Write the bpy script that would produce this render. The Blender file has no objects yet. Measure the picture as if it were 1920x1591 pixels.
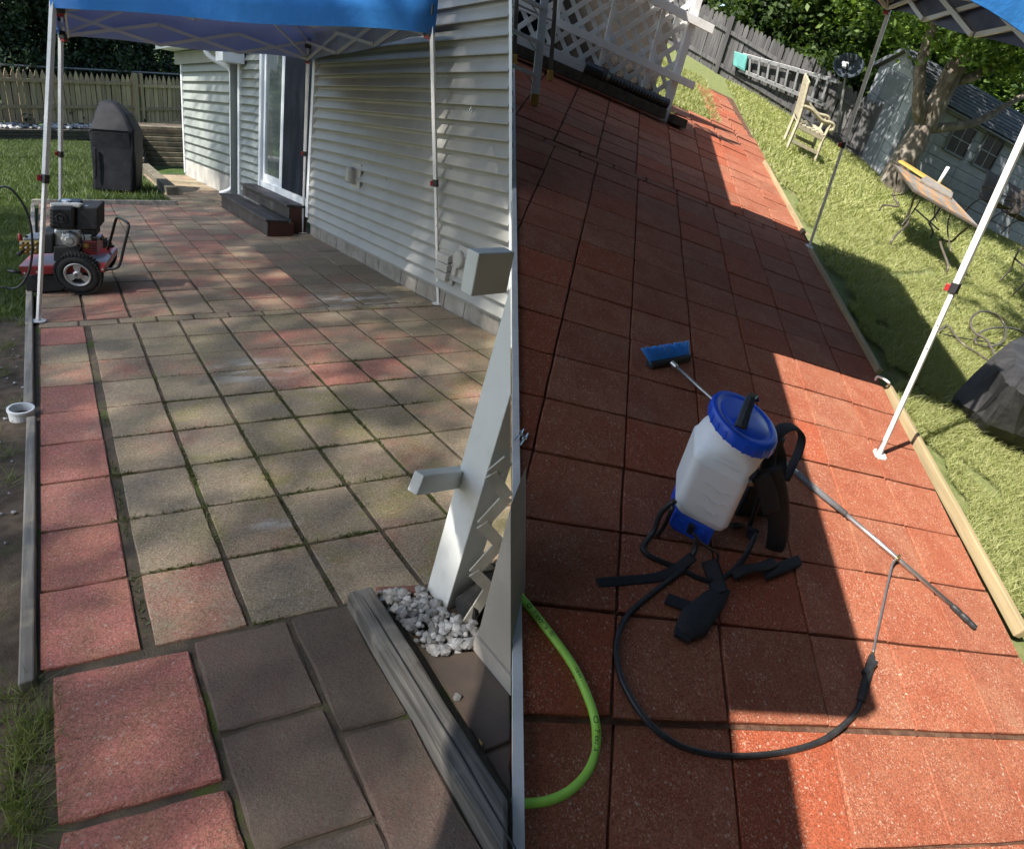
import bpy, bmesh, math, random
import numpy as np
from mathutils import Vector, Matrix
random.seed(7); np.random.seed(7)
SC = bpy.context.scene
COL = SC.collection
V3 = lambda *a: np.array(a, float)
Z = V3(0, 0, 1)
# ------------------------------------------------------------------ camera
F, CX, CY = 1200.0, 960.0, 795.5
EYE = V3(0, 0, 1.9)
WM = np.array([[0.9731082686214494, 0.2303482093278901, 0.0],
               [0.10976249903191906, -0.46369275326327375, 0.8791707595100015],
               [0.20251541014656993, -0.8555283356093821, -0.4765068474036939]])
cam_d = bpy.data.cameras.new('camera'); cam = bpy.data.objects.new('camera', cam_d); COL.objects.link(cam)
cam_d.sensor_width = 36; cam_d.lens = F / 1920 * 36; cam_d.clip_end = 500; cam_d.clip_start = .02
cam.matrix_world = Matrix((( WM[0,0], -WM[0,1], -WM[0,2], EYE[0]),
                           ( WM[1,0], -WM[1,1], -WM[1,2], EYE[1]),
                           ( WM[2,0], -WM[2,1], -WM[2,2], EYE[2]), (0,0,0,1)))
SC.camera = cam
# ------------------------------------------------------------------ light
SUN = V3(1.75, 1.45, -2.5); SUN /= np.linalg.norm(SUN)          # direction the light travels
world = bpy.data.worlds.new('World'); SC.world = world; world.use_nodes = True
wn = world.node_tree; wn.nodes.clear()
sky = wn.nodes.new('ShaderNodeTexSky'); sky.sky_type = 'NISHITA'; sky.sun_disc = False
sky.sun_elevation = math.asin(-SUN[2]); sky.sun_rotation = math.atan2(-SUN[0], -SUN[1])
sky.air_density = 1.0; sky.dust_density = 1.0; sky.ozone_density = 1.0
bg = wn.nodes.new('ShaderNodeBackground'); bg.inputs[1].default_value = 0.12
wo = wn.nodes.new('ShaderNodeOutputWorld')
wn.links.new(sky.outputs[0], bg.inputs[0]); wn.links.new(bg.outputs[0], wo.inputs[0])
sun_d = bpy.data.lights.new('sun', 'SUN'); sun_d.energy = 5.0; sun_d.angle = math.radians(.53); sun_d.color = (1, .95, .87)
sun = bpy.data.objects.new('sun', sun_d); COL.objects.link(sun)
sun.rotation_euler = Vector(SUN).to_track_quat('-Z', 'Y').to_euler(); sun.location = (-10, -8, 15)
vs = SC.view_settings; vs.view_transform = 'Standard'; vs.look = 'None'; vs.exposure = 1.15; vs.gamma = 1.0
SC.cycles.max_bounces = 8; SC.cycles.transparent_max_bounces = 16; SC.cycles.caustics_reflective = False
# ------------------------------------------------------------------ photo geometry: two sloping patios, true verticals
class Ground:
    def __init__(s, o, a, b):
        s.o = V3(*o) + EYE; s.a = V3(*a); s.b = V3(*b)
        n = np.cross(s.a, s.b); n /= np.linalg.norm(n); s.n = n if n[2] > 0 else -n
    def uv(s, u, v, h=0): return s.o + s.a * u + s.b * v + Z * h
    def px(s, x, y, h=0):
        r = ray(x, y); o2 = s.o + Z * h; return EYE + r * ((s.n @ (o2 - EYE)) / (s.n @ r))
    def touv(s, X): return np.linalg.lstsq(np.c_[s.a, s.b], X - s.o, rcond=None)[0]
    def z(s, x, y): return (s.n @ s.o - s.n[0] * x - s.n[1] * y) / s.n[2]
    def at(s, x, y, h=0): return V3(x, y, s.z(x, y) + h)
def ray(x, y): return WM @ V3((x - CX) / F, (y - CY) / F, 1)
def proj(X):
    c = WM.T @ (np.asarray(X) - EYE); return V3(c[0] / c[2] * F + CX, c[1] / c[2] * F + CY)
def onplane(x, y, P0, n):
    r = ray(x, y); return EYE + r * ((n @ (P0 - EYE)) / (n @ r))
def hgt(foot, x, y):
    A = np.c_[ray(x, y), -Z]; return np.linalg.lstsq(A, foot - EYE, rcond=None)[0][1]
unit = lambda v: np.asarray(v, float) / np.linalg.norm(v)
L = Ground((-3.959514888462534, 4.551772369317182, -2.611589885974904), (0.2955154324576745, 0.1662200052319629, 0.03909398139621563), (0.28564442814787033, -0.35601121404681885, 0.05712509204357023))
R = Ground((-0.3793166488328593, 1.1644372570291213, -1.6674525274520835), (0.4696552800335353, 0.16094929629449198, -0.07702694211874651), (0.010770000537022387, 0.4229275156737209, 0.07691764150367017))
SEAM_N = unit(np.cross(ray(960, 1591), ray(960, 0))); SEAM_N *= np.sign(SEAM_N @ ray(1500, 800))   # boundary between the two patios
class Face:
    """a vertical plane through ground point P along direction t; pixel -> point on it (d = metres toward the viewer)"""
    def __init__(s, P, t):
        s.P = np.asarray(P, float); s.t = unit(t); n = unit(np.cross(s.t, Z)); s.n = n if n @ (EYE - s.P) > 0 else -n
    def px(s, x, y, d=0): return onplane(x, y, s.P + s.n * d, s.n)
    def at(s, q, h, d=0): return s.P + s.t * q + Z * h + s.n * d
    def sh(s, X): return np.linalg.lstsq(np.c_[s.t, Z, s.n], X - s.P, rcond=None)[0]
    def shp(s, x, y, d=0): return s.sh(s.px(x, y, d))[:2]
# ------------------------------------------------------------------ mesh helpers
class MB:
    def __init__(s): s.v = []; s.f = []
    def add(s, vs, fs):
        k = len(s.v); s.v += [tuple(map(float, p)) for p in vs]; s.f += [tuple(i + k for i in q) for q in fs]; return s
    def box(s, c, x, y, z):
        c, x, y, z = map(np.asarray, (c, x, y, z))
        return s.add([c + x*i + y*j + z*k for k in (-1, 1) for i, j in ((-1, -1), (1, -1), (1, 1), (-1, 1))],
                     [(3, 2, 1, 0), (4, 5, 6, 7), (0, 1, 5, 4), (1, 2, 6, 5), (2, 3, 7, 6), (3, 0, 4, 7)])
    def bar(s, p, q, w, h, up=Z):
        p, q = np.asarray(p, float), np.asarray(q, float); d = q - p; sd = unit(np.cross(d, up)); u = unit(np.cross(sd, d))
        return s.box((p + q) / 2, d / 2, sd * w / 2, u * h / 2)
    def prism(s, poly, vec):
        poly = [np.asarray(p, float) for p in poly]; n = len(poly); vec = np.asarray(vec, float)
        return s.add(poly + [p + vec for p in poly], [tuple(range(n - 1, -1, -1)), tuple(range(n, 2*n))] + [(i, (i+1) % n, n + (i+1) % n, n + i) for i in range(n)])
    def tube(s, path, r, n=8, cap=True, flat=1.0, up=None):
        P = [np.asarray(p, float) for p in path]; m = len(P); rs = [r] * m if np.isscalar(r) else list(r)
        ts = [unit(P[min(i+1, m-1)] - P[max(i-1, 0)]) for i in range(m)]
        e = unit(np.cross(ts[0], up if up is not None else (Z if abs(ts[0][2]) < .9 else V3(1, 0, 0)))); vs = []
        for i in range(m):
            e = unit(e - ts[i] * (e @ ts[i])); g = np.cross(ts[i], e)
            vs += [P[i] + rs[i] * (e * math.cos(2*math.pi*k/n) + g * flat * math.sin(2*math.pi*k/n)) for k in range(n)]
        fs = [(i*n + k, i*n + (k+1) % n, (i+1)*n + (k+1) % n, (i+1)*n + k) for i in range(m-1) for k in range(n)]
        if cap: fs += [tuple(range(n - 1, -1, -1)), tuple((m-1)*n + k for k in range(n))]
        return s.add(vs, fs)
    def lathe(s, o, ax, prof, n=16, e=None):
        o, ax = np.asarray(o, float), unit(ax)
        e = unit(np.cross(ax, V3(0, 0, 1) if abs(ax[2]) < .9 else V3(1, 0, 0))); g = np.cross(ax, e); m = len(prof); vs = []
        for r, h in prof: vs += [o + ax * h + max(r, 1e-5) * (e * math.cos(2*math.pi*k/n) + g * math.sin(2*math.pi*k/n)) for k in range(n)]
        return s.add(vs, [(i*n + k, i*n + (k+1) % n, (i+1)*n + (k+1) % n, (i+1)*n + k) for i in range(m-1) for k in range(n)])
    def loft(s, rings, cap=True):
        n = len(rings[0]); m = len(rings); vs = [p for r in rings for p in r]
        fs = [(i*n + k, i*n + (k+1) % n, (i+1)*n + (k+1) % n, (i+1)*n + k) for i in range(m-1) for k in range(n)]
        if cap: fs += [tuple(range(n - 1, -1, -1)), tuple((m-1)*n + k for k in range(n))]
        return s.add(vs, fs)
    def sheet(s, rows, th=None):
        m, n = len(rows), len(rows[0])
        return s.add([p for r in rows for p in r], [(i*n + j, i*n + j + 1, (i+1)*n + j + 1, (i+1)*n + j) for i in range(m-1) for j in range(n-1)])
    def build(s, name, mat, parent=None, smooth=False, bevel=0, kind=None, label=None, fixn=True):
        me = bpy.data.meshes.new(name)
        off = np.array(parent_loc(parent)); me.from_pydata([tuple(np.array(p) - off) for p in s.v], [], s.f)
        if fixn:
            bm = bmesh.new(); bm.from_mesh(me); bmesh.ops.recalc_face_normals(bm, faces=bm.faces); bm.to_mesh(me); bm.free()
        if smooth: me.polygons.foreach_set('use_smooth', [True] * len(me.polygons))
        me.materials.append(mat); ob = bpy.data.objects.new(name, me); COL.objects.link(ob)
        if parent: ob.parent = parent
        if bevel:
            b = ob.modifiers.new('b', 'BEVEL'); b.width = bevel; b.segments = 2; b.limit_method = 'ANGLE'
        if smooth == 'auto' or (smooth and bevel): pass
        if kind: ob['kind'] = kind
        if label: ob['label'] = label
        return ob
def parent_loc(o):
    p = Vector((0, 0, 0))
    while o is not None: p += o.location; o = o.parent
    return p
def thing(name, label, cat, loc, group=None):
    o = bpy.data.objects.new(name, None); COL.objects.link(o); o.location = tuple(map(float, loc)); o.empty_display_size = .1
    o['label'] = label; o['category'] = cat
    if group: o['group'] = group
    return o
def tag(o, label, cat, group=None):
    o['label'] = label; o['category'] = cat
    if group: o['group'] = group
    return o
def struct(o): o['kind'] = 'structure'; return o
def bigmesh(name, v, nper, mat, parent=None, kind=None):
    """v: (N*nper,3) float array of separate polygons with nper corners"""
    v = np.asarray(v, np.float32) - np.array(parent_loc(parent), np.float32); me = bpy.data.meshes.new(name); n = len(v) // nper
    me.vertices.add(len(v)); me.vertices.foreach_set('co', v.ravel()); me.loops.add(len(v)); me.loops.foreach_set('vertex_index', np.arange(len(v), dtype=np.int32))
    me.polygons.add(n); me.polygons.foreach_set('loop_start', np.arange(n, dtype=np.int32) * nper); me.update(calc_edges=True)
    me.materials.append(mat); ob = bpy.data.objects.new(name, me); COL.objects.link(ob)
    if parent: ob.parent = parent
    if kind: ob['kind'] = kind
    return ob
def spline(pts, n=8):
    P = [np.asarray(p, float) for p in pts]; P = [2*P[0] - P[1]] + P + [2*P[-1] - P[-2]]; out = []
    for i in range(1, len(P) - 2):
        for k in range(n):
            t = k / n; a, b, c, d = P[i-1:i+3]
            out.append(.5*((2*b) + (-a + c)*t + (2*a - 5*b + 4*c - d)*t*t + (-a + 3*b - 3*c + d)*t**3))
    return out + [P[-2]]
# ------------------------------------------------------------------ materials
class NT:
    def __init__(s, name):
        s.m = bpy.data.materials.new(name); s.m.use_nodes = True; s.t = s.m.node_tree; s.t.nodes.clear()
        s.out = s.n('ShaderNodeOutputMaterial'); s.b = s.n('ShaderNodeBsdfPrincipled'); s.l(s.b.outputs[0], s.out.inputs[0])
        s.pos = s.n('ShaderNodeNewGeometry').outputs['Position']
    def n(s, t, **k):
        x = s.t.nodes.new(t)
        for a, b in k.items(): setattr(x, a, b)
        return x
    def l(s, a, b): s.t.links.new(a, b)
    def set(s, k, v):
        if hasattr(v, 'is_linked'): s.l(v, s.b.inputs[k])
        else: s.b.inputs[k].default_value = v if not (isinstance(v, tuple) and len(v) == 3) else (*v, 1)
    def inp(s, sock, v):
        if hasattr(v, 'is_linked'): s.l(v, sock)
        else: sock.default_value = (*v, 1) if isinstance(v, tuple) and len(v) == 3 and sock.type == 'RGBA' else v
    def noise(s, scale, detail=3, rough=.55, vec=None, dist=0):
        x = s.n('ShaderNodeTexNoise'); x.inputs['Scale'].default_value = scale; x.inputs['Detail'].default_value = detail; x.inputs['Roughness'].default_value = rough
        x.inputs['Distortion'].default_value = dist; s.l(vec or s.pos, x.inputs['Vector']); return x.outputs[0]
    def voro(s, scale, vec=None, out='Distance', feat='F1'):
        x = s.n('ShaderNodeTexVoronoi', feature=feat); x.inputs['Scale'].default_value = scale; s.l(vec or s.pos, x.inputs['Vector']); return x.outputs[out]
    def ramp(s, f, lo, hi, a=0., b=1.):
        x = s.n('ShaderNodeMapRange', clamp=True, interpolation_type='SMOOTHSTEP'); s.inp(x.inputs[0], f); x.inputs[1].default_value = lo; x.inputs[2].default_value = hi; x.inputs[3].default_value = a; x.inputs[4].default_value = b
        return x.outputs[0]
    def math(s, op, a, b=0.):
        x = s.n('ShaderNodeMath', operation=op); s.inp(x.inputs[0], a); s.inp(x.inputs[1], b); return x.outputs[0]
    def mix(s, f, a, b, mode='MIX'):
        x = s.n('ShaderNodeMix', data_type='RGBA', blend_type=mode); s.inp(x.inputs[0], f); s.inp(x.inputs[6], a); s.inp(x.inputs[7], b); return x.outputs[2]
    def scaled(s, k, d=None):
        """position with stretch k along direction d (grain)"""
        if d is None:
            x = s.n('ShaderNodeVectorMath', operation='MULTIPLY'); s.l(s.pos, x.inputs[0]); x.inputs[1].default_value = k; return x.outputs[0]
        d = unit(d); dot = s.n('ShaderNodeVectorMath', operation='DOT_PRODUCT'); s.l(s.pos, dot.inputs[0]); dot.inputs[1].default_value = d
        sc = s.n('ShaderNodeVectorMath', operation='SCALE'); sc.inputs[0].default_value = d; s.l(s.math('MULTIPLY', dot.outputs['Value'], k - 1), sc.inputs['Scale'])
        ad = s.n('ShaderNodeVectorMath', operation='ADD'); s.l(s.pos, ad.inputs[0]); s.l(sc.outputs[0], ad.inputs[1]); return ad.outputs[0]
    def bump(s, h, st=.3, dist=.01, prev=None):
        x = s.n('ShaderNodeBump'); x.inputs['Strength'].default_value = st; x.inputs['Distance'].default_value = dist; s.l(h, x.inputs['Height'])
        if prev: s.l(prev, x.inputs['Normal'])
        s.l(x.outputs[0], s.b.inputs['Normal']); return x.outputs[0]
    def objcol(s):
        x = s.n('ShaderNodeObjectInfo'); sp = s.n('ShaderNodeSeparateColor'); s.l(x.outputs['Color'], sp.inputs[0]); return sp.outputs, x.outputs['Random']
def mat(name, c1, c2=None, scale=4, rough=.6, metal=0, bump=0, bscale=60, bdist=.004, spec=.5, grain=None, gk=.08, lo=.35, hi=.65, c3=None, rvar=0, coat=0, tone=0):
    s = NT(name); col = c1
    vec = s.scaled(gk, grain) if grain is not None else None
    if c2: col = s.mix(s.ramp(s.noise(scale, 6, .6, vec), lo, hi), c1, c2)
    if c3: col = s.mix(s.ramp(s.noise(scale * .23, 4), .5, .72), col, c3)
    if tone:
        rnd = s.n('ShaderNodeObjectInfo').outputs['Random']; col = s.mix(1., col, s.mix(rnd, (1 - tone,)*3, (1 + tone,)*3), 'MULTIPLY')
    s.set('Base Color', col); s.set('Metallic', metal); s.set('Specular IOR Level', spec); s.set('Coat Weight', coat)
    s.set('Roughness', s.ramp(s.noise(scale * 2.1, 4), .3, .7, max(rough - rvar, .02), min(rough + rvar, 1)) if rvar else rough)
    if bump: s.bump(s.noise(bscale, 5, .6, vec), bump, bdist)
    return s.m
def leafmat(name, c1, c2, tr=.45, scale=1.3):
    s = NT(name); rnd = s.n('ShaderNodeNewGeometry').outputs['Random Per Island']
    col = s.mix(rnd, c1, c2); s.set('Base Color', col); s.set('Roughness', .55); s.set('Specular IOR Level', .35)
    t = s.n('ShaderNodeBsdfTranslucent'); s.l(s.mix(1., col, (1.2, 1.25, .5), 'MULTIPLY'), t.inputs[0])
    mx = s.n('ShaderNodeMixShader'); mx.inputs[0].default_value = tr; s.l(s.b.outputs[0], mx.inputs[1]); s.l(t.outputs[0], mx.inputs[2]); s.l(mx.outputs[0], s.out.inputs[0])
    return s.m
# ------------------------------------------------------------------ material list
def grains(s, scale, lo, hi):
    """stone-by-stone tone of a gritty concrete face"""
    v = s.n('ShaderNodeTexVoronoi'); v.inputs['Scale'].default_value = scale; s.l(s.pos, v.inputs['Vector']); sp = s.n('ShaderNodeSeparateColor'); s.l(v.outputs['Color'], sp.inputs[0])
    return s.ramp(sp.outputs[0], 0, 1, lo, hi), sp.outputs[1], v.outputs['Distance']
def paver_old():
    s = NT('old_paver'); (r, g, b), rnd = s.objcol()[0][:3], s.objcol()[1]
    big = s.noise(1.7, 6, .65); mid = s.noise(9, 6, .68); fine = s.noise(120, 4, .75)
    m = s.math('ADD', s.math('MULTIPLY', big, .62), s.math('MULTIPLY', mid, .38))
    g1, k1, d1 = grains(s, 210, .66, 1.25); g2, k2, d2 = grains(s, 110, .84, 1.12)
    f = s.ramp(s.math('ADD', s.math('ADD', m, s.math('MULTIPLY', s.math('SUBTRACT', fine, .5), .8)), s.math('SUBTRACT', r, .5)), .42, .68)
    dirt = s.mix(s.ramp(s.noise(2.3, 6, .65), .35, .68), (.45, .355, .24), (.35, .28, .205))
    dirt = s.mix(s.ramp(s.noise(.75, 5, .6), .42, .6), dirt, (.36, .30, .20))
    dirt = s.mix(s.math('MULTIPLY', s.ramp(s.noise(3.1, 6, .65), .48, .66), b), dirt, (.35, .305, .145))
    red = s.mix(s.ramp(mid, .35, .65), (.62, .235, .19), (.53, .235, .165))
    c = s.mix(f, dirt, red)
    c = s.mix(s.ramp(fine, .52, .74, 0, .7), c, (.085, .07, .06))
    c = s.mix(1., c, s.mix(1., s.mix(g1, (0,)*3, (1,)*3), s.mix(g2, (0,)*3, (1,)*3), 'MULTIPLY'), 'MULTIPLY')
    c = s.mix(s.ramp(k1, .95, .98, 0, .6), c, (.55, .46, .39)); c = s.mix(s.ramp(k2, .985, .995, 0, .5), c, (.60, .52, .46))
    c = s.mix(s.ramp(s.noise(.9, 5, .6), .60, .74, 0, .3), c, (.42, .36, .3))
    for P_, rad in ((L.px(478, 694), .42), (L.px(660, 560), .75), (L.px(515, 972), .16)):   # lime stains
        d_ = s.n('ShaderNodeVectorMath', operation='DISTANCE'); s.l(s.pos, d_.inputs[0]); d_.inputs[1].default_value = P_
        c = s.mix(s.math('MULTIPLY', s.ramp(d_.outputs['Value'], rad * .1, rad, .85, 0), s.ramp(s.noise(7, 6, .7, s.scaled(.35, L.a)), .47, .62)), c, (.60, .57, .53))
    c = s.mix(s.ramp(g, .24, .36, .55, 0), c, (.31, .235, .205))
    c = s.mix(1., c, s.mix(g, (.3,)*3, (1.45,)*3), 'MULTIPLY')
    s.set('Base Color', c); s.set('Roughness', .9); s.set('Specular IOR Level', .2)
    h = s.math('ADD', s.math('MULTIPLY', g1, .6), s.math('ADD', fine, s.math('MULTIPLY', s.noise(28, 3), .5))); s.bump(h, .95, .0055); return s.m
def paver_new():
    s = NT('cleaned_paver'); (r, g, b), rnd = s.objcol()[0][:3], s.objcol()[1]
    mid = s.noise(4, 6, .65); fine = s.noise(140, 4, .75); g1, k1, d1 = grains(s, 230, .6, 1.3); g2, k2, d2 = grains(s, 130, .84, 1.12)
    c = s.mix(s.ramp(mid, .35, .65), (.355, .11, .06), (.42, .16, .09))
    c = s.mix(r, c, (.42, .10, .045))
    c = s.mix(s.ramp(fine, .52, .74, 0, .6), c, (.17, .055, .035))
    c = s.mix(1., c, s.mix(1., s.mix(g1, (0,)*3, (1,)*3), s.mix(g2, (0,)*3, (1,)*3), 'MULTIPLY'), 'MULTIPLY')
    c = s.mix(s.math('MULTIPLY', s.ramp(k1, .87, .92, 0, .5), s.ramp(s.noise(6, 3), .3, .6)), c, (.62, .42, .30)); c = s.mix(s.ramp(k2, .982, .99, 0, .45), c, (.68, .55, .43))
    c = s.mix(s.ramp(s.noise(2.2, 5, .6), .60, .78, 0, .4), c, (.34, .22, .14))
    c = s.mix(1., c, s.mix(g, (.6,)*3, (1.2,)*3), 'MULTIPLY')
    s.set('Base Color', c); s.set('Roughness', .82); s.set('Specular IOR Level', .25)
    s.bump(s.math('ADD', s.math('MULTIPLY', g1, .6), fine), .7, .004); return s.m
def bed(name, c1, c2, c3, thr=.55):
    s = NT(name); c = s.mix(s.ramp(s.noise(14, 5), .4, .65), c1, c2); c = s.mix(s.ramp(s.noise(2.6, 5, .65), thr, thr + .1), c, c3)
    s.set('Base Color', c); s.set('Roughness', .95); s.set('Specular IOR Level', .15); s.bump(s.noise(120, 4, .7), .8, .012); return s.m
def vinyl(name, c):
    s = NT(name); k = s.mix(s.ramp(s.noise(3, 4), .35, .7), c, tuple(x * .88 for x in c)); k = s.mix(s.ramp(s.noise(30, 5, .7), .6, .8, 0, .25), k, (.2, .19, .17))
    s.set('Base Color', k); s.set('Roughness', .42); s.set('Specular IOR Level', .4); s.bump(s.noise(60, 3, .6, s.scaled(.06, HDIR)), .08, .003); return s.m
HDIR = unit(L.px(940, 634) - L.px(588, 444))
BEAM = unit(L.px(930, 1540) - L.px(660, 1110))
M = {}
def fabric(name, c1, c2, tr):
    s = NT(name); c = s.mix(s.ramp(s.noise(3, 4), .35, .65), c1, c2); s.set('Base Color', c); s.set('Roughness', .4); s.bump(s.noise(5, 5, .6), .35, .03)
    t = s.n('ShaderNodeBsdfTranslucent'); s.l(c, t.inputs[0]); mx = s.n('ShaderNodeMixShader'); mx.inputs[0].default_value = tr; s.l(s.b.outputs[0], mx.inputs[1]); s.l(t.outputs[0], mx.inputs[2]); s.l(mx.outputs[0], s.out.inputs[0]); return s.m
M['old'] = paver_old(); M['new'] = paver_new()
M['joint_l'] = bed('joint_moss', (.11, .09, .068), (.16, .125, .09), (.105, .125, .04), .53)
M['joint_r'] = bed('joint_sand', (.10, .05, .035), (.17, .10, .065), (.12, .085, .04), .6)
M['soil'] = bed('soil', (.085, .065, .048), (.13, .10, .075), (.07, .085, .03), .58)
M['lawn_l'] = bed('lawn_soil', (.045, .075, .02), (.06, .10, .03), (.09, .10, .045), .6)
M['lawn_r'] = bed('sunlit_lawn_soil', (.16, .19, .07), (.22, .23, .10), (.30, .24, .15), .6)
M['siding'] = vinyl('grey_vinyl', (.34, .335, .305)); M['siding2'] = vinyl('grey_green_vinyl', (.24, .26, .24))
M['trim'] = mat('white_trim', (.78, .80, .80), (.66, .68, .68), 5, .4, lo=.5, hi=.8)
M['white_paint'] = mat('white_wood_paint', (.80, .80, .76), (.68, .68, .64), 7, .5, bump=.25, bscale=90, lo=.45, hi=.75, c3=(.84, .84, .81))
M['worn_white'] = mat('worn_white_paint', (.90, .89, .87), (.76, .73, .67), 6, .6, bump=.35, bscale=60, lo=.5, hi=.74, c3=(.92, .91, .89))
M['cream'] = mat('cream_lattice', (.62, .57, .47), (.52, .47, .38), 8, .6, bump=.15)
M['block'] = mat('foundation_block', (.30, .275, .235), (.21, .19, .16), 9, .9, bump=.5, bscale=120, c3=(.35, .33, .29))
M['mortar'] = mat('mortar', (.38, .36, .32), (.3, .28, .25), 9, .95)
M['step_dark'] = mat('dark_deck_board', (.026, .022, .022), (.05, .042, .04), 12, .55, bump=.3, grain=HDIR, c3=(.09, .075, .07))
M['step_red'] = mat('red_brown_step_side', (.10, .032, .022), (.07, .028, .02), 6, .6, bump=.2)
M['glass_door'] = mat('door_glass', (.10, .12, .115), None, rough=.04, spec=1.0)
M['screen'] = mat('dark_screen', (.006, .008, .014), (.010, .013, .021), 8, .8, spec=.15, c3=(.014, .017, .026))
M['old_timber'] = mat('weathered_timber', (.19, .175, .155), (.07, .062, .055), 26, .85, bump=.7, bscale=30, bdist=.012, grain=BEAM, gk=.045, c3=(.24, .22, .19))
M['edge_wood'] = mat('grey_edging_wood', (.30, .275, .235), (.15, .135, .115), 24, .85, bump=.6, bscale=40, grain=L.b, gk=.05, c3=(.36, .31, .22))
M['new_wood'] = mat('yellow_edging_wood', (.38, .29, .16), (.27, .205, .115), 22, .75, bump=.4, bscale=40, grain=R.b, gk=.05, c3=(.30, .25, .13))
M['sleeper'] = mat('dark_sleeper', (.05, .042, .032), (.09, .075, .055), 14, .9, bump=.6, bscale=40)
M['retain'] = mat('retaining_timber', (.135, .11, .075), (.075, .068, .045), 8, .9, bump=.5, bscale=40, tone=.25)
M['fence_l'] = mat('brown_fence_wood', (.44, .315, .195), (.28, .205, .13), 18, .85, bump=.5, bscale=50, grain=Z, gk=.06, tone=.3, c3=(.36, .29, .18))
M['fence_r'] = mat('grey_fence_wood', (.095, .09, .09), (.05, .048, .05), 18, .85, bump=.5, bscale=50, grain=Z, gk=.06, tone=.25)
M['stone'] = mat('white_stone', (.42, .41, .40), (.26, .255, .25), 30, .8, bump=.4, bscale=70, tone=.45)
M['brick'] = mat('red_brick', (.22, .10, .075), (.16, .075, .055), 30, .9, bump=.6)
M['dark_slab'] = mat('stained_brown_slab', (.125, .085, .065), (.085, .065, .055), 4, .85, bump=.4, bscale=180, c3=(.19, .14, .10))
M['pillar'] = mat('pale_stone_panel', (.50, .44, .37), (.40, .35, .29), 3, .7, bump=.15)
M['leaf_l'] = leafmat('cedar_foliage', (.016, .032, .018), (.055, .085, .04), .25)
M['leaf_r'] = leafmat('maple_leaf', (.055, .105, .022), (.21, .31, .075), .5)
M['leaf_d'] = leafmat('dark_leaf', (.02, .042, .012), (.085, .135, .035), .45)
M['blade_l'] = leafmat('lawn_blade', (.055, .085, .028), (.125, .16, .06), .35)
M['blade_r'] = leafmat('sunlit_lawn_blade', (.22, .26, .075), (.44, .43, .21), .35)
M['weed'] = leafmat('weed_blade', (.10, .16, .035), (.24, .26, .10), .35); M['moss'] = leafmat('moss', (.055, .075, .018), (.13, .14, .04), .2)
M['bark'] = mat('bark', (.20, .165, .13), (.11, .09, .072), 16, .9, bump=.9, bscale=22, bdist=.03, grain=Z, gk=.25, c3=(.28, .25, .21))
M['blue'] = fabric('blue_canopy_fabric', (.07, .34, .92), (.08, .38, .96), .22)
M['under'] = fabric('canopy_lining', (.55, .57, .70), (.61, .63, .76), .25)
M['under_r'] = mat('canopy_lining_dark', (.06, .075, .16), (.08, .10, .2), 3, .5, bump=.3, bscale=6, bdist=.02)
M['wmetal'] = mat('white_metal', (.78, .77, .74), (.70, .69, .66), 9, .35, lo=.5, hi=.8)
M['gmetal'] = mat('grey_metal', (.22, .22, .22), (.17, .17, .17), 9, .35, metal=.3)
M['black'] = mat('black_plastic', (.016, .016, .017), (.026, .026, .027), 20, .4)
M['matblack'] = mat('matt_black', (.018, .018, .019), (.035, .034, .033), 30, .75, bump=.2)
M['redp'] = mat('red_plastic', (.33, .02, .02), None, rough=.4)
M['redpaint'] = mat('red_paint', (.30, .025, .025), (.20, .03, .028), 9, .35, coat=.3, c3=(.16, .045, .04))
M['rubber'] = mat('rubber', (.018, .018, .018), (.034, .032, .03), 20, .8, bump=.3, bscale=80)
M['alu'] = mat('aluminium', (.62, .62, .61), (.5, .5, .49), 20, .33, metal=.9, bump=.1)
M['steel'] = mat('steel', (.55, .54, .52), None, rough=.22, metal=1)
M['rim'] = mat('silver_rim', (.60, .60, .58), (.48, .47, .45), 12, .35, metal=.6)
M['brass'] = mat('brass', (.55, .38, .14), None, rough=.3, metal=1)
M['cover'] = mat('black_cover', (.0065, .007, .010), (.011, .0115, .015), 5, .7, spec=.2, bump=.35, bscale=7, bdist=.03)
M['cover_r'] = mat('dusty_black_cover', (.022, .0215, .023), (.045, .043, .043), 5, .7, bump=.4, bscale=9, bdist=.03)
M['teak'] = mat('weathered_teak', (.42, .37, .26), (.32, .28, .19), 20, .75, bump=.3, c3=(.36, .33, .25))
M['shed'] = mat('grey_shed_board', (.33, .345, .36), (.27, .285, .30), 6, .7, bump=.2)
M['shed_door'] = mat('slate_shed_door', (.18, .195, .215), (.14, .15, .165), 6, .6, bump=.2)
M['shingle'] = mat('roof_shingle', (.065, .07, .08), (.11, .115, .125), 25, .9, bump=.6, bscale=120, tone=.3)
M['wglass'] = mat('dark_pane', (.008, .009, .011), None, rough=.22, spec=.2)
M['teal'] = mat('teal_plastic', (.10, .34, .31), (.08, .27, .26), 6, .5)
M['bronze'] = mat('bronze_tube', (.10, .082, .066), (.14, .115, .09), 9, .45, metal=.3)
M['sling'] = mat('brown_sling', (.075, .06, .052), (.10, .08, .068), 40, .8, bump=.4, bscale=200)
M['tan_tile'] = mat('tan_table_tile', (.42, .24, .12), (.34, .20, .105), 9, .6, tone=.2); M['grey_tile'] = mat('grey_table_tile', (.26, .23, .20), (.20, .18, .16), 9, .6, tone=.2)
M['yellow'] = mat('yellow_board', (.56, .34, .07), (.46, .28, .06), 9, .6)
M['dish'] = mat('slate_dish', (.05, .064, .085), (.042, .054, .072), 5, .7, spec=.25)
M['bluep'] = mat('blue_plastic', (.014, .085, .62), (.014, .08, .56), 4, .35)
M['bristle'] = mat('blue_bristle', (.05, .32, .92), (.07, .45, .96), 60, .5, tone=.3)
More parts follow.
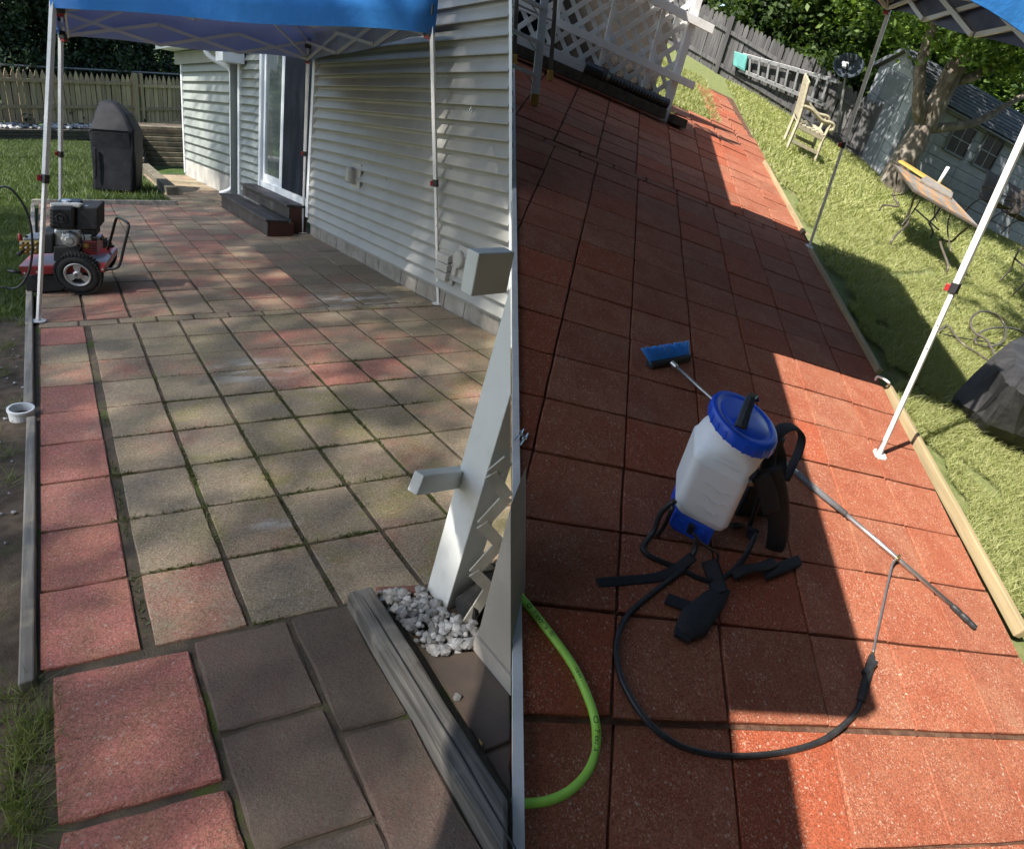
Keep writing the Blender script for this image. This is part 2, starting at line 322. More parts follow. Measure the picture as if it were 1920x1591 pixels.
M['strap'] = mat('black_webbing', (.014, .014, .018), (.024, .024, .028), 90, .8, bump=.5, bscale=260)
M['foam'] = mat('grey_foam_grip', (.10, .10, .105), (.13, .13, .135), 60, .85, bump=.3, bscale=150)
M['lime'] = mat('lime_hose', (.42, .80, .10), (.38, .74, .09), 14, .42, c3=(.45, .83, .12))
M['hose'] = mat('black_hose', (.02, .02, .022), (.035, .035, .036), 30, .42)
M['ink'] = mat('black_ink', (.012, .012, .012), None, rough=.6)
M['tanwall'] = mat('taupe_wall', (.085, .072, .062), (.065, .056, .05), 4, .85)
M['kerb'] = mat('white_kerb', (.72, .71, .69), (.62, .61, .59), 9, .7, bump=.3)
M['concrete'] = mat('concrete', (.34, .33, .31), (.27, .26, .245), 5, .9, bump=.4)
M['beige'] = mat('beige_vent', (.46, .45, .41), (.40, .39, .36), 6, .45)
def tank_mat():
    s = NT('milky_tank'); s.set('Base Color', s.mix(s.ramp(s.noise(5, 3), .4, .7), (.94, .95, .96), (.90, .92, .94))); s.set('Roughness', .38); s.set('Subsurface Weight', .5)
    s.b.inputs['Subsurface Radius'].default_value = (.05, .06, .07); s.b.inputs['Subsurface Scale'].default_value = .6; return s.m
M['tank'] = tank_mat()
M['liquid'] = mat('liquid_level_band', (.88, .88, .89), (.85, .85, .86), 3, .4)
# ------------------------------------------------------------------ setting: ground sheets
def sheet_obj(name, pts, m, kind='structure'):
    o = MB().add(pts, [tuple(range(len(pts)))]).build(name, m)
    o['kind'] = kind; return o
g0 = MB().add([(-90, -40, -7.5), (90, -40, -7.5), (90, 140, -7.5), (-90, 140, -7.5)], [(0, 1, 2, 3)]).build('terrain', M['lawn_l']); g0['kind'] = 'structure'
def seam_pts(G, ys, dx, h): return [G.px(960 + dx, y, h) for y in ys]
sheet_obj('ground', seam_pts(L, (1900, 1500, 1000, 700, 500, 400), 1, -.04) + [L.at(3, 28, -.04), L.at(-30, 55, -.04), L.at(-45, 30, -.04), L.at(-20, -3, -.04), L.at(.35, -3, -.04)], M['lawn_l'])
sheet_obj('bare_soil', [L.uv(u, v, -.022) for u, v in ((-3.2, -1), (-.05, -1), (-.05, 12), (-3.2, 12))], M['soil'])
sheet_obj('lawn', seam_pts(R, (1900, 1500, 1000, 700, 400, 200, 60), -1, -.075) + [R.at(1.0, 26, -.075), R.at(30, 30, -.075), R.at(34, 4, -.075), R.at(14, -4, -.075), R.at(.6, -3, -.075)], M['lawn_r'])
# pavers ------------------------------------------------------------
def clip(poly, n=SEAM_N, side=-1):
    out = []; d = [side * (n @ (p - EYE)) - (.018 if side > 0 else 0) for p in poly]
    for i in range(len(poly)):
        j = (i + 1) % len(poly)
        if d[i] >= 0: out.append(poly[i])
        if (d[i] >= 0) != (d[j] >= 0): out.append(poly[i] + (poly[j] - poly[i]) * d[i] / (d[i] - d[j]))
    return out
def paver_mesh(poly, n, th, rng, ch=.0055, sub=4, rough=.0022):
    P = []
    for i in range(len(poly)):
        a, b = poly[i], poly[(i + 1) % len(poly)]; k = sub if np.linalg.norm(b - a) > .12 else 1
        P += [a + (b - a) * j / k for j in range(k)]
    c = sum(P) / len(P); m = MB(); N_ = len(P)
    edge = [p + unit(c - p) * (rng.random() * rough * 2 + (ch * .6 if i % sub == 0 else 0)) - n * (ch * .55 + rng.random() * rough) for i, p in enumerate(P)]
    top = [p + unit(c - p) * (ch + rng.random() * rough * 2) - n * rng.random() * rough * .5 for p in P]; low = [e - n * th for e in edge]
    m.add(top + edge + low, [tuple(range(N_))] + [(N_*k + i, N_*k + (i+1) % N_, N_*(k+1) + (i+1) % N_, N_*(k+1) + i)[::-1] for k in (0, 1) for i in range(N_)])
    return m
_cache = {}
def lay(G, par, u0, u1, v0, v1, m, col, gap=.012, side=-1, rng=random.Random(3), dz=0, jit=.004):
    """one paver between joint lines, clipped where the two patios meet"""
    a, b = G.a, G.b; gu, gv = gap / np.linalg.norm(a) / 2, gap / np.linalg.norm(b) / 2
    q = [G.uv(u0 + gu, v0 + gv), G.uv(u1 - gu, v0 + gv), G.uv(u1 - gu, v1 - gv), G.uv(u0 + gu, v1 - gv)]
    q = [np.array(p) for p in q]; c2 = clip(q, side=side)
    if len(c2) < 3: return None
    if np.linalg.norm(np.cross(c2[1] - c2[0], c2[2] - c2[0])) < 1e-4 and len(c2) == 3: return None
    off = np.array(parent_loc(par)); jz = rng.uniform(-1, 1) * jit + dz
    if len(c2) == 4 and all(np.allclose(x, y) for x, y in zip(c2, q)):
        c = sum(q) / 4; key = (id(G), round(u1 - u0, 3), round(v1 - v0, 3), rng.randrange(5))
        if key not in _cache:
            mb = paver_mesh([p - c for p in q], G.n, .035, rng); me = bpy.data.meshes.new('paver'); me.from_pydata(mb.v, [], mb.f); me.materials.append(m); _cache[key] = me
        o = bpy.data.objects.new('paver', _cache[key]); COL.objects.link(o); o.parent = par; o.location = Vector(c - off + G.n * jz)
        o.rotation_euler = (rng.uniform(-.006, .006), rng.uniform(-.006, .006), rng.uniform(-.006, .006))
    else:
        mb = paver_mesh([p + G.n * jz for p in c2], G.n, .035, rng); o = mb.build('paver', m, par, fixn=False)
    o.color = (*col, 1); return o
rg = random.Random(11)
jl = MB().add([L.uv(u, v, -.011) for u, v in ((-.06, -15.9), (5.9, -15.9), (5.9, -27), (10.3, -27), (10.3, 2.2), (-.06, 2.2))], [tuple(range(6))])
pl = clip([L.uv(u, v, -.011) for u, v in ((-.06, 2.2), (10.3, 2.2), (10.3, 15), (-.06, 15))]); jl.add(pl, [tuple(range(len(pl)))])
patioL = jl.build('patio', M['joint_l']); patioL['kind'] = 'structure'
red = {(0, 0): .66, (0, 1): .42, (0, 2): .52, (0, 3): .62, (0, 4): .66, (0, 5): .76, (0, 6): .72, (0, 7): .84, (0, 8): .84, (1, 8): .56, (1, 0): .46, (1, 2): .52, (1, 4): .5,
       (5, 2): .66, (4, 2): .56, (5, 3): .74, (4, 3): .58, (6, 3): .7, (5, 1): .58, (4, 1): .52, (6, 1): .56, (7, 2): .5, (8, 2): .55, (6, 0): .55, (7, 1): .52, (7, 4): .5, (8, 3): .52, (6, 5): .48, (7, 6): .48, (5, 6): .46}
for r in range(0, 9):
    for c in range(0, 10):
        g1 = .055 if c == 1 else 0; g0_ = .03 if c == 0 else 0
        rr = red.get((c, r), rg.uniform(.34, .43)); rr = rr if c == 0 else .43 + (rr - .43) * .62; u1 = c + 1 - (.05 if c == 0 else 0)
        if r == 8 and c >= 4: 
            if c > 5: continue
        o = lay(L, patioL, c + .02 + (.03 if c == 1 else 0), u1 if c < 9 else 10.06, r, r + 1, M['old'], (rr, rg.uniform(.5, .68), 0.9 if r > 3 and c > 1 else .35), .010 if (c + r) % 3 else .013)
# half-brick course
for k in range(12):
    u0 = -.02 + k * .86; lay(L, patioL, u0, min(u0 + .86, 10.05), -.36, -.03, M['old'], (.34, rg.uniform(.45, .6), .8), .014)
# farther block and the side path
for k in range(28):
    v1 = -.38 - k * .965; v0 = v1 - .965
    for c in range(0, 10):
        if k >= 16 and c < 6: continue
        if v0 < -27: continue
        dark = .5 if k < 9 else .62
        rr = rg.uniform(.44, .56) if k < 16 else rg.uniform(.34, .46)
        if c > 6 and k < 9: rr -= .1
        if c == 9 and k > 8: continue
        lay(L, patioL, c - .03 * (k > 3), c + .97 if c < 9 else 10.0, v0, v1, M['old'], (rr, rg.uniform(.42, .6) + (.16 if (c, k) in ((4, 10), (6, 10), (2, 14)) else 0), .3), .009)
# the foreground pavers, set at their own angles
def pix_paver(px, col, th=.035, dz=0):
    q = clip([L.px(*p) + L.n * dz for p in px]); o = paver_mesh(q, L.n, th, rg, ch=.010, sub=6, rough=.003).build('paver', M['old'], patioL, fixn=True); o.color = (*col, 1)
pix_paver([(97, 1270), (357, 1216), (421, 1462), (106, 1547)], (.86, .62, .1), dz=.006)
pix_paver([(112, 1562), (428, 1476), (475, 1640), (90, 1760)], (.80, .56, .1), dz=.006)
pix_paver([(361, 1201), (538, 1160), (606, 1318), (408, 1373)], (.47, .22, .2))
pix_paver([(544, 1158), (650, 1131), (764, 1337), (640, 1371)], (.40, .15, .3))
pix_paver([(411, 1379), (607, 1323), (704, 1529), (478, 1604)], (.49, .2, .1))
pix_paver([(643, 1377), (768, 1341), (935, 1645), (770, 1690)], (.51, .22, .1))
pix_paver([(484, 1610), (708, 1534), (790, 1720), (520, 1790)], (.5, .22, .1))
# right patio -------------------------------------------------------
pr = clip([R.uv(u, v, -.02) for u, v in ((-3.4, -.02), (7.02, -.02), (7.02, 22.4), (-3.4, 22.4))], side=1); jr = MB().add(pr, [tuple(range(len(pr)))])
pr = clip([R.uv(u, v, -.046) for u, v in ((-3.4, -3), (7.02, -3), (7.02, -.03), (-3.4, -.03))], side=1); jr.add(pr, [tuple(range(len(pr)))])
jr.add([R.uv(u, v, -.025) for u, v in ((3.0, 22.41), (6.9, 22.41), (6.75, 34), (5.2, 34), (5.0, 25.5), (3.0, 25.5))], [tuple(range(6))])
patioR = jr.build('cleaned_patio', M['joint_r']); patioR['kind'] = 'structure'
rg2 = random.Random(5)
def rcol(): return (rg2.choice((0, .2, .3, .9)), rg2.uniform(.5, .8), 0)
for r in range(-3, 0):
    for c in range(-1, 7): lay(R, patioR, c + .04, c + 1.04 if c < 6 else 7.0, r + .0, r + 1 - (.0 if r < -1 else -.012), M['new'], rcol(), .008, 1, dz=-.022)
for r in range(0, 14):
    v0, v1 = (r, r + 1) if r < 13 else (13, 13.98)
    for c in range(-2, 7): lay(R, patioR, c, c + 1 if c < 6 else 6.98, v0, v1, M['new'], rcol(), .009 if c != 1 else .013, 1, dz=.003)
for k in range(11):
    u0 = -1.9 + k * .82; lay(R, patioR, u0, min(u0 + .82, 6.97), 14.0, 14.34, M['new'], (.1, .45, 0), .014, 1)
for k in range(8):
    v0 = 14.37 + k * .93; off = -.06 if k < 7 else -.06
    for c in range(-3, 7): lay(R, patioR, c + off, c + 1 + off if c < 6 else 6.92, v0, v0 + .93, M['new'], rcol(), .014, 1)
for k in range(12):
    v0 = 21.83 + k * .95
    for c in range(3, 7):
        if k >= 4 and c < 5: continue
        if k == 3 and c < 4: continue
        sh = -.02 - .03 * k; w = 1 if k < 4 or c < 6 else .72
        lay(R, patioR, c + sh, c + sh + w * .98, v0, v0 + .95, M['new'], rcol(), .02, 1, jit=.01)
# low white kerb and retaining wall where the right patio stands above the left one
ys = [1800, 1591, 1400, 1200, 1000, 800, 640, 520, 420, 330, 260, 200, 150, 120]
kw = MB(); top = [R.px(960, y) for y in ys]; side_r = unit(V3(1, .05, 0))
for i in range(len(ys) - 1):
    p, q = top[i], top[i+1]
    kw.add([p, q, q + side_r*.034, p + side_r*.034, p + Z*.012, q + Z*.012, q + side_r*.034 + Z*.012, p + side_r*.034 + Z*.012], [(0, 1, 2, 3), (7, 6, 5, 4), (0, 4, 5, 1), (3, 2, 6, 7), (0, 3, 7, 4), (1, 5, 6, 2)])
rw = thing('retaining_wall', 'low grey retaining wall with thin white kerb between the two patios', 'wall', R.px(960, 1000))
kw.build('kerb', M['kerb'], rw)
k2 = MB(); DOWN = unit(-Z + SEAM_N * (SEAM_N @ Z) + SEAM_N * .03)
for i in range(len(ys) - 1):
    p, q = top[i], top[i+1]; dn = lambda P: P + DOWN * (max(P[2] - L.z(P[0], P[1]), 0) + .25)
    P = [p + side_r*.008, q + side_r*.008, q + side_r*.033, p + side_r*.033]
    k2.add([x - Z*.012 for x in P] + [dn(x) for x in P], [(0, 1, 2, 3), (7, 6, 5, 4), (0, 4, 5, 1), (3, 2, 6, 7), (0, 3, 7, 4), (1, 5, 6, 2)])
k2.build('wall_face', M['concrete'], rw)
# ------------------------------------------------------------------ timber edging
def edging(name, G, pts, w, h, m, label, dz=-.03):
    mb = MB(); P = [G.px(*p) for p in pts]
    p, q = P[0] + G.n * (h/2 + dz), P[-1] + G.n * (h/2 + dz); mb.bar(p, q, w, h, G.n)
    return tag(mb.build(name, m, bevel=.006), label, 'edging')
edging('edging_board', L, [(62, 385), (64, 540)], .05, .06, M['edge_wood'], 'pale edging board behind the pressure washer and tent leg')
edging('edging_board', L, [(56, 548), (55, 762)], .05, .06, M['edge_wood'], 'grey weathered edging board ending at the white pipe')
edging('edging_board', L, [(60, 787), (52, 1288)], .045, .055, M['edge_wood'], 'longest grey edging board beside the pink pavers, below white pipe')
edging('edging_board', L, [(62, 382), (333, 384)], .09, .10, M['edge_wood'], 'thin pale edging board along the back end of the lawn')
edging('path_edging', L, [(268, 314), (325, 366)], .20, .20, M['retain'], 'dark timber edging between lawn and narrow side path', dz=-.06)
edging('edging_timber', R, [(1914, 1190), (1662, 728)], .046, .075, M['new_wood'], 'yellowish timber edging nearest the lawn in full sun')
edging('edging_timber', R, [(1645, 700), (1517, 472)], .046, .075, M['new_wood'], 'timber edging lying in the shadow of the tent')
edging('edging_timber', R, [(1505, 440), (1432, 305)], .046, .075, M['new_wood'], 'sunlit timber edging beyond the far tent leg')
o = MB().bar(R.uv(4.6, -2.1, -.03), R.uv(7.2, -2.02, -.03), .1, .08, R.n).build('board_end', M['new_wood'], bevel=.004); tag(o, 'pale board at the lower right edge of the red patio', 'board')
# ------------------------------------------------------------------ left house
FW = Face(L.px(588, 444), L.px(940, 634) - L.px(588, 444))      # main wall, q runs toward the viewer
def seam_q(h, d=0):
    P = FW.at(0, h, d); return -(SEAM_N @ (P - EYE)) / (SEAM_N @ FW.t) - .005
house = thing('house', 'grey vinyl sided house wall with sliding door and concrete block base', 'house', FW.at(2, 0))
E_, H0 = .1285, .155
def board(q0, q1b, q1t, h, e, par, m, face=FW, d0=0, clipped=False):
    mb = MB(); lo, hi = .055, .006
    hl = h + e * .27; ql = q1b + (q1t - q1b) * .27                     # lip overhangs a recessed shadow strip
    a = [face.at(q0, h + e + .003, d0 + hi), face.at(q1t, h + e + .003, d0 + hi), face.at(ql, hl + .010, d0 + lo), face.at(q0, hl + .010, d0 + lo), face.at(q0, hl, d0 + lo), face.at(ql, hl, d0 + lo),
         face.at(q0, hl + .002, d0 + hi), face.at(ql, hl + .002, d0 + hi), face.at(q0, h, d0 + hi), face.at(q1b, h, d0 + hi)]
    mb.add(a, [(0, 1, 2, 3), (3, 2, 5, 4), (4, 5, 7, 6), (6, 7, 9, 8)])
    return mb.build('siding_board', m, par)
MB().add([FW.at(-.2, .15, 0), FW.at(seam_q(.15), .15, 0), FW.at(seam_q(3.4), 3.4, 0), FW.at(-.2, 3.4, 0)], [(0, 1, 2, 3)]).build('wall', M['siding'], house)
rr = random.Random(4)
for k in range(25):
    h = H0 + k * E_; board(-.16, seam_q(h, .022), seam_q(h + E_, .006), h, E_, house, M['siding'])
# lap joints in the siding (thin raised steps)
for q, k in ((3.05, 0), (3.1, 1), (3.95, 2), (2.35, 7), (2.3, 6), (3.75, 9), (3.72, 8), (4.62, 3), (4.64, 4), (4.63, 2)):
    h = H0 + k * E_; MB().bar(FW.at(q, h - .002, .024), FW.at(q + .012, h + E_, .009), .003, .004, FW.n).build('lap_joint', M['siding2'], house)
# block base
bx = -.12; i = 0
while bx < 5.3:
    w = .62 if i % 2 else .40; q1 = min(bx + w, seam_q(.07) - .01)
    if q1 - bx > .05: MB().box(FW.at((bx + q1) / 2, .0, -.025), FW.t * (q1 - bx - .012) / 2, FW.n * .02, Z * .152).build('foundation_block', M['block'], house, bevel=.004)
    bx += w; i += 1
MB().add([FW.at(-.2, -.2, -.014), FW.at(seam_q(-.2) - .01, -.2, -.014), FW.at(seam_q(.16) - .01, .16, -.014), FW.at(-.2, .16, -.014)], [(0, 1, 2, 3)]).build('mortar', M['mortar'], house)
# white rake board at the wall's near end
MB().add([FW.at(seam_q(h, d) + g, h, d) for h in (-.1, 3.3) for d, g in ((.004, -.04), (.066, -.04), (.066, .004), (.004, .004))], [(0, 1, 2, 3), (7, 6, 5, 4), (0, 4, 5, 1), (1, 5, 6, 2), (2, 6, 7, 3), (3, 7, 4, 0)]).build('corner_trim', M['trim'], house)
# door trim and sliding door -----------------------------------------
MB().box(FW.at(-.205, 1.85, .02), FW.t * .05, FW.n * .035, Z * 1.6).build('door_trim', M['trim'], house)
door = thing('sliding_door', 'white framed sliding glass door with dark screen panel', 'door', FW.at(-1.5, .42))
def rect(q0, q1, h0, h1, d0, d1, name, m, par, bev=0):
    return MB().box(FW.at((q0+q1)/2, (h0+h1)/2, (d0+d1)/2), FW.t*(q1-q0)/2, FW.n*(d1-d0)/2, Z*(h1-h0)/2).build(name, m, par, bevel=bev)
rect(-2.86, -2.74, .40, 3.0, -.05, .06, 'frame_jamb', M['trim'], door, .004); rect(-.30, -.26, .40, 3.0, -.05, .03, 'frame_jamb', M['trim'], door)
rect(-2.74, -.26, .40, .50, -.06, .05, 'door_sill', M['trim'], door, .004)
rect(-2.70, -2.60, .50, 3.0, -.03, .02, 'sash_stile', M['trim'], door); rect(-1.72, -1.64, .50, 3.0, -.03, .025, 'sash_stile', M['trim'], door)
rect(-2.60, -1.72, .50, .62, -.03, .02, 'sash_rail', M['trim'], door)
rect(-2.60, -1.72, .62, 3.0, -.02, -.005, 'glass_pane', M['glass_door'], door)
rect(-1.64, -.30, .50, 3.0, -.02, .01, 'screen_panel', M['screen'], door)
rect(-1.64, -1.61, .50, 3.0, .01, .018, 'screen_edge', M['trim'], door)
rect(-2.2, -2.14, .62, 3.0, -.035, -.022, 'blind_edge', M['trim'], door); rect(-1.95, -1.75, 1.15, 1.2, -.035, -.022, 'inner_rail', M['trim'], door)
# wall between the door and the garage corner
QC = FW.shp(480, 350)[0]; QC = min(QC, -2.95)
MB().add([FW.at(QC, -.1, -.002), FW.at(-2.87, -.1, -.002), FW.at(-2.87, 3.2, -.002), FW.at(QC, 3.2, -.002)], [(0, 1, 2, 3)]).build('wall_strip', M['siding2'], house)
for k in range(20):
    h = H0 + k * .135; board(QC, -2.87, -2.87, h, .135, house, M['siding2'])
# ------------------------------------------------------------------ garage wing
gar = thing('garage_wing', 'grey green sided house wing with white soffit and downspout', 'house wing', L.px(447, 372))
GC = L.px(449, 373); GF = Face(GC, FW.at(QC, 0) - GC); fwid = np.linalg.norm((FW.at(QC, 0) - GC)[:2])
GL0 = L.px(351, 328); GS = Face(GL0, GC - GL0); slen = np.linalg.norm(GC - GL0)
MB().add([GF.at(0, -.1, 0), GF.at(fwid, -.1, 0), GF.at(fwid, 2.9, 0), GF.at(0, 2.9, 0)], [(0, 1, 2, 3)]).build('front_wall', M['siding2'], gar)
for k in range(20):
    h = .16 + k * .135; board(.10, fwid, fwid, h, .135, gar, M['siding2'], GF)
MB().add([GS.at(0, -.1, 0), GS.at(slen, -.1, 0), GS.at(slen, 2.72, 0), GS.at(0, 2.72, 0)], [(0, 1, 2, 3)]).build('side_wall', M['siding2'], gar)
for k in range(13):
    h = .36 + k * .18; board(0, slen - .05, slen - .05, h, .18, gar, M['siding2'], GS)
for k in range(3): MB().box(GS.at(slen * (k + .5) / 3 - .05, .16, .012), GS.t * (slen / 6 - .006), GS.n * .02, Z * .19).build('base_panel', M['beige'], gar)
MB().box(GC + Z * 1.45 + GS.n * .03 + GF.n * .03, GS.n * .05, GF.n * .05, Z * 1.45).build('corner_trim', M['siding2'], gar)
MB().box(GF.at(.13, 1.35, .03), GF.t * .05, GF.n * .03, Z * 1.35).build('corner_board', M['trim'], gar)
MB().box(GS.at(-.02, 1.4, .02), GS.t * .05, GS.n * .03, Z * 1.35).build('corner_trim', M['trim'], gar)
# roof edge, fascia and soffit
ea = GS.px(338, 118, .45); eb = GS.at(slen + .35, GS.shp(447, 95)[1] + .05, .45)
e_h = GS.sh(ea)[1]
sof = MB(); A0 = GS.at(-.5, 2.62, -.1); A1 = GS.at(slen + .3, 2.62, -.1); B0 = GS.at(-.5, 2.62, .42); B1 = GS.at(slen + .3, 2.62, .42)
sof.prism([A0, A1, B1, B0], Z * .03).build('soffit', M['trim'], gar)
MB().prism([GS.at(-.5, 2.60, .42), GS.at(slen + .3, 2.60, .42), GS.at(slen + .3, 2.60, .445), GS.at(-.5, 2.60, .445)], Z * .2).build('fascia', M['trim'], gar)
MB().prism([GS.at(-.55, 2.70, .446), GS.at(slen + .3, 2.70, .446), GS.at(slen + .3, 2.73, .57), GS.at(-.55, 2.73, .57)], Z * .1).build('gutter', M['trim'], gar)
MB().prism([GS.at(-.6, 2.86, .60), GS.at(slen + .3, 2.86, .60), GS.at(slen + .3, 3.6, -1.5), GS.at(-.6, 3.6, -1.5)], Z * .05).build('roof', M['shingle'], gar)
MB().prism([GS.at(-.45, 2.36, .03), GS.at(slen, 2.36, .03), GS.at(slen, 2.36, .08), GS.at(-.45, 2.36, .08)], Z * .24).build('frieze_board', M['siding2'], gar)
MB().prism([GF.at(.02, 2.30, .05), GF.at(.42, 2.30, .05), GF.at(.42, 2.30, .40), GF.at(.02, 2.30, .40)], Z * .42).build('eave_return', M['trim'], gar)
# downspout
dq = slen - .12
dsp = MB(); path = spline([GS.at(dq - .10, 2.64, .50), GS.at(dq - .10, 2.46, .50), GS.at(dq - .05, 2.34, .40), GS.at(dq + .04, 2.22, .15), GS.at(dq + .05, 2.02, .11), GS.at(dq + .05, 1.2, .11), GS.at(dq + .05, .34, .11), GS.at(dq + .04, .16, .14), GS.at(dq + .0, .06, .32)], 6)
dsp.tube(path, .055, 8, flat=.8); tag(dsp.build('downspout', M['trim'], smooth=True), 'white metal downspout with curved top at the house corner', 'downspout')
# ------------------------------------------------------------------ back steps
stp = thing('door_steps', 'dark two level wooden steps with reddish side below sliding door', 'steps', FW.at(-1.5, 0, .5))
def slab(px, h, th, name, m, par, g=L):
    return MB().prism([g.px(x, y, h) - Z * th for x, y in px], Z * th).build(name, m, par, bevel=.006)
q0s, q1s = -3.05, -.30
hU, hL = .40, .19
dU, dL = .55, 1.0
def qb(q0, q1, d0, d1, h0, h1, name, m, bev=.006): return MB().box(FW.at((q0+q1)/2, (h0+h1)/2, (d0+d1)/2), FW.t*(q1-q0)/2, FW.n*(d1-d0)/2, Z*(h1-h0)/2).build(name, m, stp, bevel=bev)
# depth of the treads read from the photograph
dU = FW.sh(L.px(540, 387, hU))[2]; dL = FW.sh(L.px(499, 419, hL))[2]
q1u = FW.sh(L.px(540, 387, hU))[0]; q1l = FW.sh(L.px(499, 419, hL))[0]
for j in range(3): qb(q0s, q1u + .03, dU * j / 3 + .004, dU * (j + 1) / 3 - .004 + (.03 if j == 2 else 0), hU - .035, hU, 'tread_board', M['step_dark'])
for j in range(2): qb(q0s - .05, q1l + .03, dU + .035 + (dL - dU - .02) * j / 2, dU + .03 + (dL - dU - .02) * (j + 1) / 2, hL - .035, hL, 'tread_board', M['step_dark'])
qb(q0s, q1u - .002, dU - .05, dU - .02, hL, hU - .036, 'riser', M['step_dark']); qb(q0s - .05, q1l, dL - .05, dL - .02, -.05, hL - .036, 'riser', M['step_dark'])
qb(q1u - .03, q1u, .01, dU - .051, -.05, hU - .036, 'side_panel', M['step_red']); qb(q1l - .03, q1l + .002, dU - .05, dL - .051, -.05, hL - .036, 'side_panel', M['step_red'])
# ------------------------------------------------------------------ fittings on the wall
q, h = FW.shp(671, 330)
ob = thing('outlet_cover', 'beige weatherproof outlet cover on grey siding', 'outlet', FW.at(q, h, .02))
MB().box(FW.at(q + .04, h, .030), FW.t * .13, FW.n * .010, Z * .145).build('back_plate', M['beige'], ob, bevel=.004)
MB().loft([[FW.at(q - .03 + s * .075, h + t * .095, d) for s, t in ((-1, -1), (1, -1), (1, .7), (.6, 1), (-.6, 1), (-1, .7))] for d, in ((.04,), (.10,))] + [[FW.at(q - .03 + s * .055, h + t * .075, .13) for s, t in ((-1, -1), (1, -1), (1, .7), (.6, 1), (-.6, 1), (-1, .7))]]).build('hinged_cover', M['beige'], ob, bevel=.006)
q, h = FW.shp(843, 497)
ob = thing('dryer_vent', 'beige louvred dryer vent low on the siding beside tent leg', 'vent', FW.at(q, h, .02))
MB().box(FW.at(q, h, .03), FW.t * .16, FW.n * .012, Z * .17).build('flange', M['beige'], ob, bevel=.004)
for j in range(3): MB().box(FW.at(q, h + .08 - j * .085, .065), FW.t * .115, FW.n * .03 + Z * -.014, Z * .035).build('louvre', M['beige'], ob, bevel=.004)
q, h = FW.shp(872, 492)
ob = thing('utility_box', 'round grey utility cover on a square plate above the vent', 'utility cover', FW.at(q, h, .02))
MB().box(FW.at(q + .03, h, .03), FW.t * .12, FW.n * .012, Z * .15).build('back_plate', M['beige'], ob, bevel=.004)
MB().lathe(FW.at(q - .02, h + .02, .04), FW.n, [(.085, 0), (.085, .03), (.075, .045), (0, .045)], 18).build('round_cover', M['beige'], ob)
MB().box(FW.at(q - .06, h - .10, .055), FW.t * .03, FW.n * .018, Z * .04).build('latch', M['beige'], ob, bevel=.004)
q, h = FW.shp(889, 205); o = MB().tube([FW.at(q, h + .02, .03), FW.at(q + .005, h - .02, .05), FW.at(q + .01, h - .035, .03), FW.at(q + .012, h, .025)], .004, 6).build('wall_hook', M['trim']); tag(o, 'small white hook on the siding near the tent leg', 'hook')
# ------------------------------------------------------------------ picket fence, retaining timbers, white stones
P0 = L.px(20, 262); P1 = L.px(150, 262)
FT = Face(P0, P1 - P0)                                             # front of the low timber wall on the lawn
q1 = FT.shp(262, 262)[0]
low = thing('low_timber_wall', 'dark low timber wall at the back of the lawn holding white stones', 'timber wall', FT.at(3, 0))
hh = FT.shp(60, 243)[1]
for k in range(3): MB().box(FT.at(q1/2 - 2.5, hh * (k + .5) / 3, -.1), FT.t * (q1/2 + 2.5), FT.n * .1, Z * (hh / 6 - .006)).build('timber', M['sleeper'], low, bevel=.01)
# fence stands 0.6 m behind the timber wall
FF = Face(FT.at(0, 0, -.7), FT.t); top_l = FF.shp(30, 131)[1]; b_l = FF.shp(60, 236)[1]
fen = thing('picket_fence', 'brown weathered stockade fence with pointed pickets behind the lawn', 'fence', FF.at(2, 0))
qa = FF.shp(0, 150)[0]; qbx = FF.shp(362, 150)[0]


tl = FF.shp(40, 130)[1]; qtl = FF.shp(40, 130)[0]; tr_ = FF.shp(345, 144)[1]; qtr = FF.shp(345, 144)[0]
qpost = FF.shp(252, 150)[0]
bl = FF.shp(60, 236)[1]; br = FF.shp(330, 228)[1]
npk = 46; w = (qbx - qa + 1.5) / npk
pick = MB(); hw = w * .44
hp = 2.0
def picket_mesh(hp, name='picket'):
    m = MB(); x, n = FF.t, FF.n
    prof = [(-hw, 0), (hw, 0), (hw, hp - .22), (hw * .55, hp - .10), (0, hp), (-hw * .55, hp - .10), (-hw, hp - .22)]
    m.prism([x * a + Z * b - n * .01 for a, b in prof], n * .02); me = bpy.data.meshes.new(name); me.from_pydata(m.v, [], m.f); me.materials.append(M['fence_l']); return me
tq = lambda q: tl + (tr_ - tl) * (q - qtl) / (qtr - qtl)
bq = lambda q: bl + (br - bl) * (q - qtl) / (qtr - qtl)
pm = picket_mesh(tq(qpost) - bq(qpost))
for k in range(npk):
    q = qa - 1.0 + (k + .5) * w; o = bpy.data.objects.new('picket', pm); COL.objects.link(o); o.parent = fen
    o.location = Vector(FF.at(q, tq(q) - (tq(qpost) - bq(qpost)) + rr.uniform(-.03, .03), rr.uniform(-.006, .006)) - np.array(fen.location)); o.rotation_euler = (0, rr.uniform(-.012, .012), 0)
for dh in (.32, 1.15):
    for (u0, u1) in ((qa - 1, qpost - .12), (qpost + .1, qbx + .3)):
        MB().bar(FF.at(u0, tq(u0) - dh - (.0 if u1 < qpost else .06), .045), FF.at(u1, tq(u1) - dh - (.0 if u1 < qpost else .06), .045), .06, .10).build('rail', M['fence_l'], fen)
MB().bar(FF.at(u0, tq(u0) - 1.75, .045), FF.at(u1, tq(u1) - 1.75, .045), .06, .13).build('rail', M['fence_l'], fen)
for qq, ww in ((qpost - .02, .085), (qpost + .22, .055), (qa - .3, .08)): MB().box(FF.at(qq, tq(qq) - 1.1, .05), FF.t * ww, FF.n * .06, Z * 1.15).build('post', M['fence_l'], fen, bevel=.008)
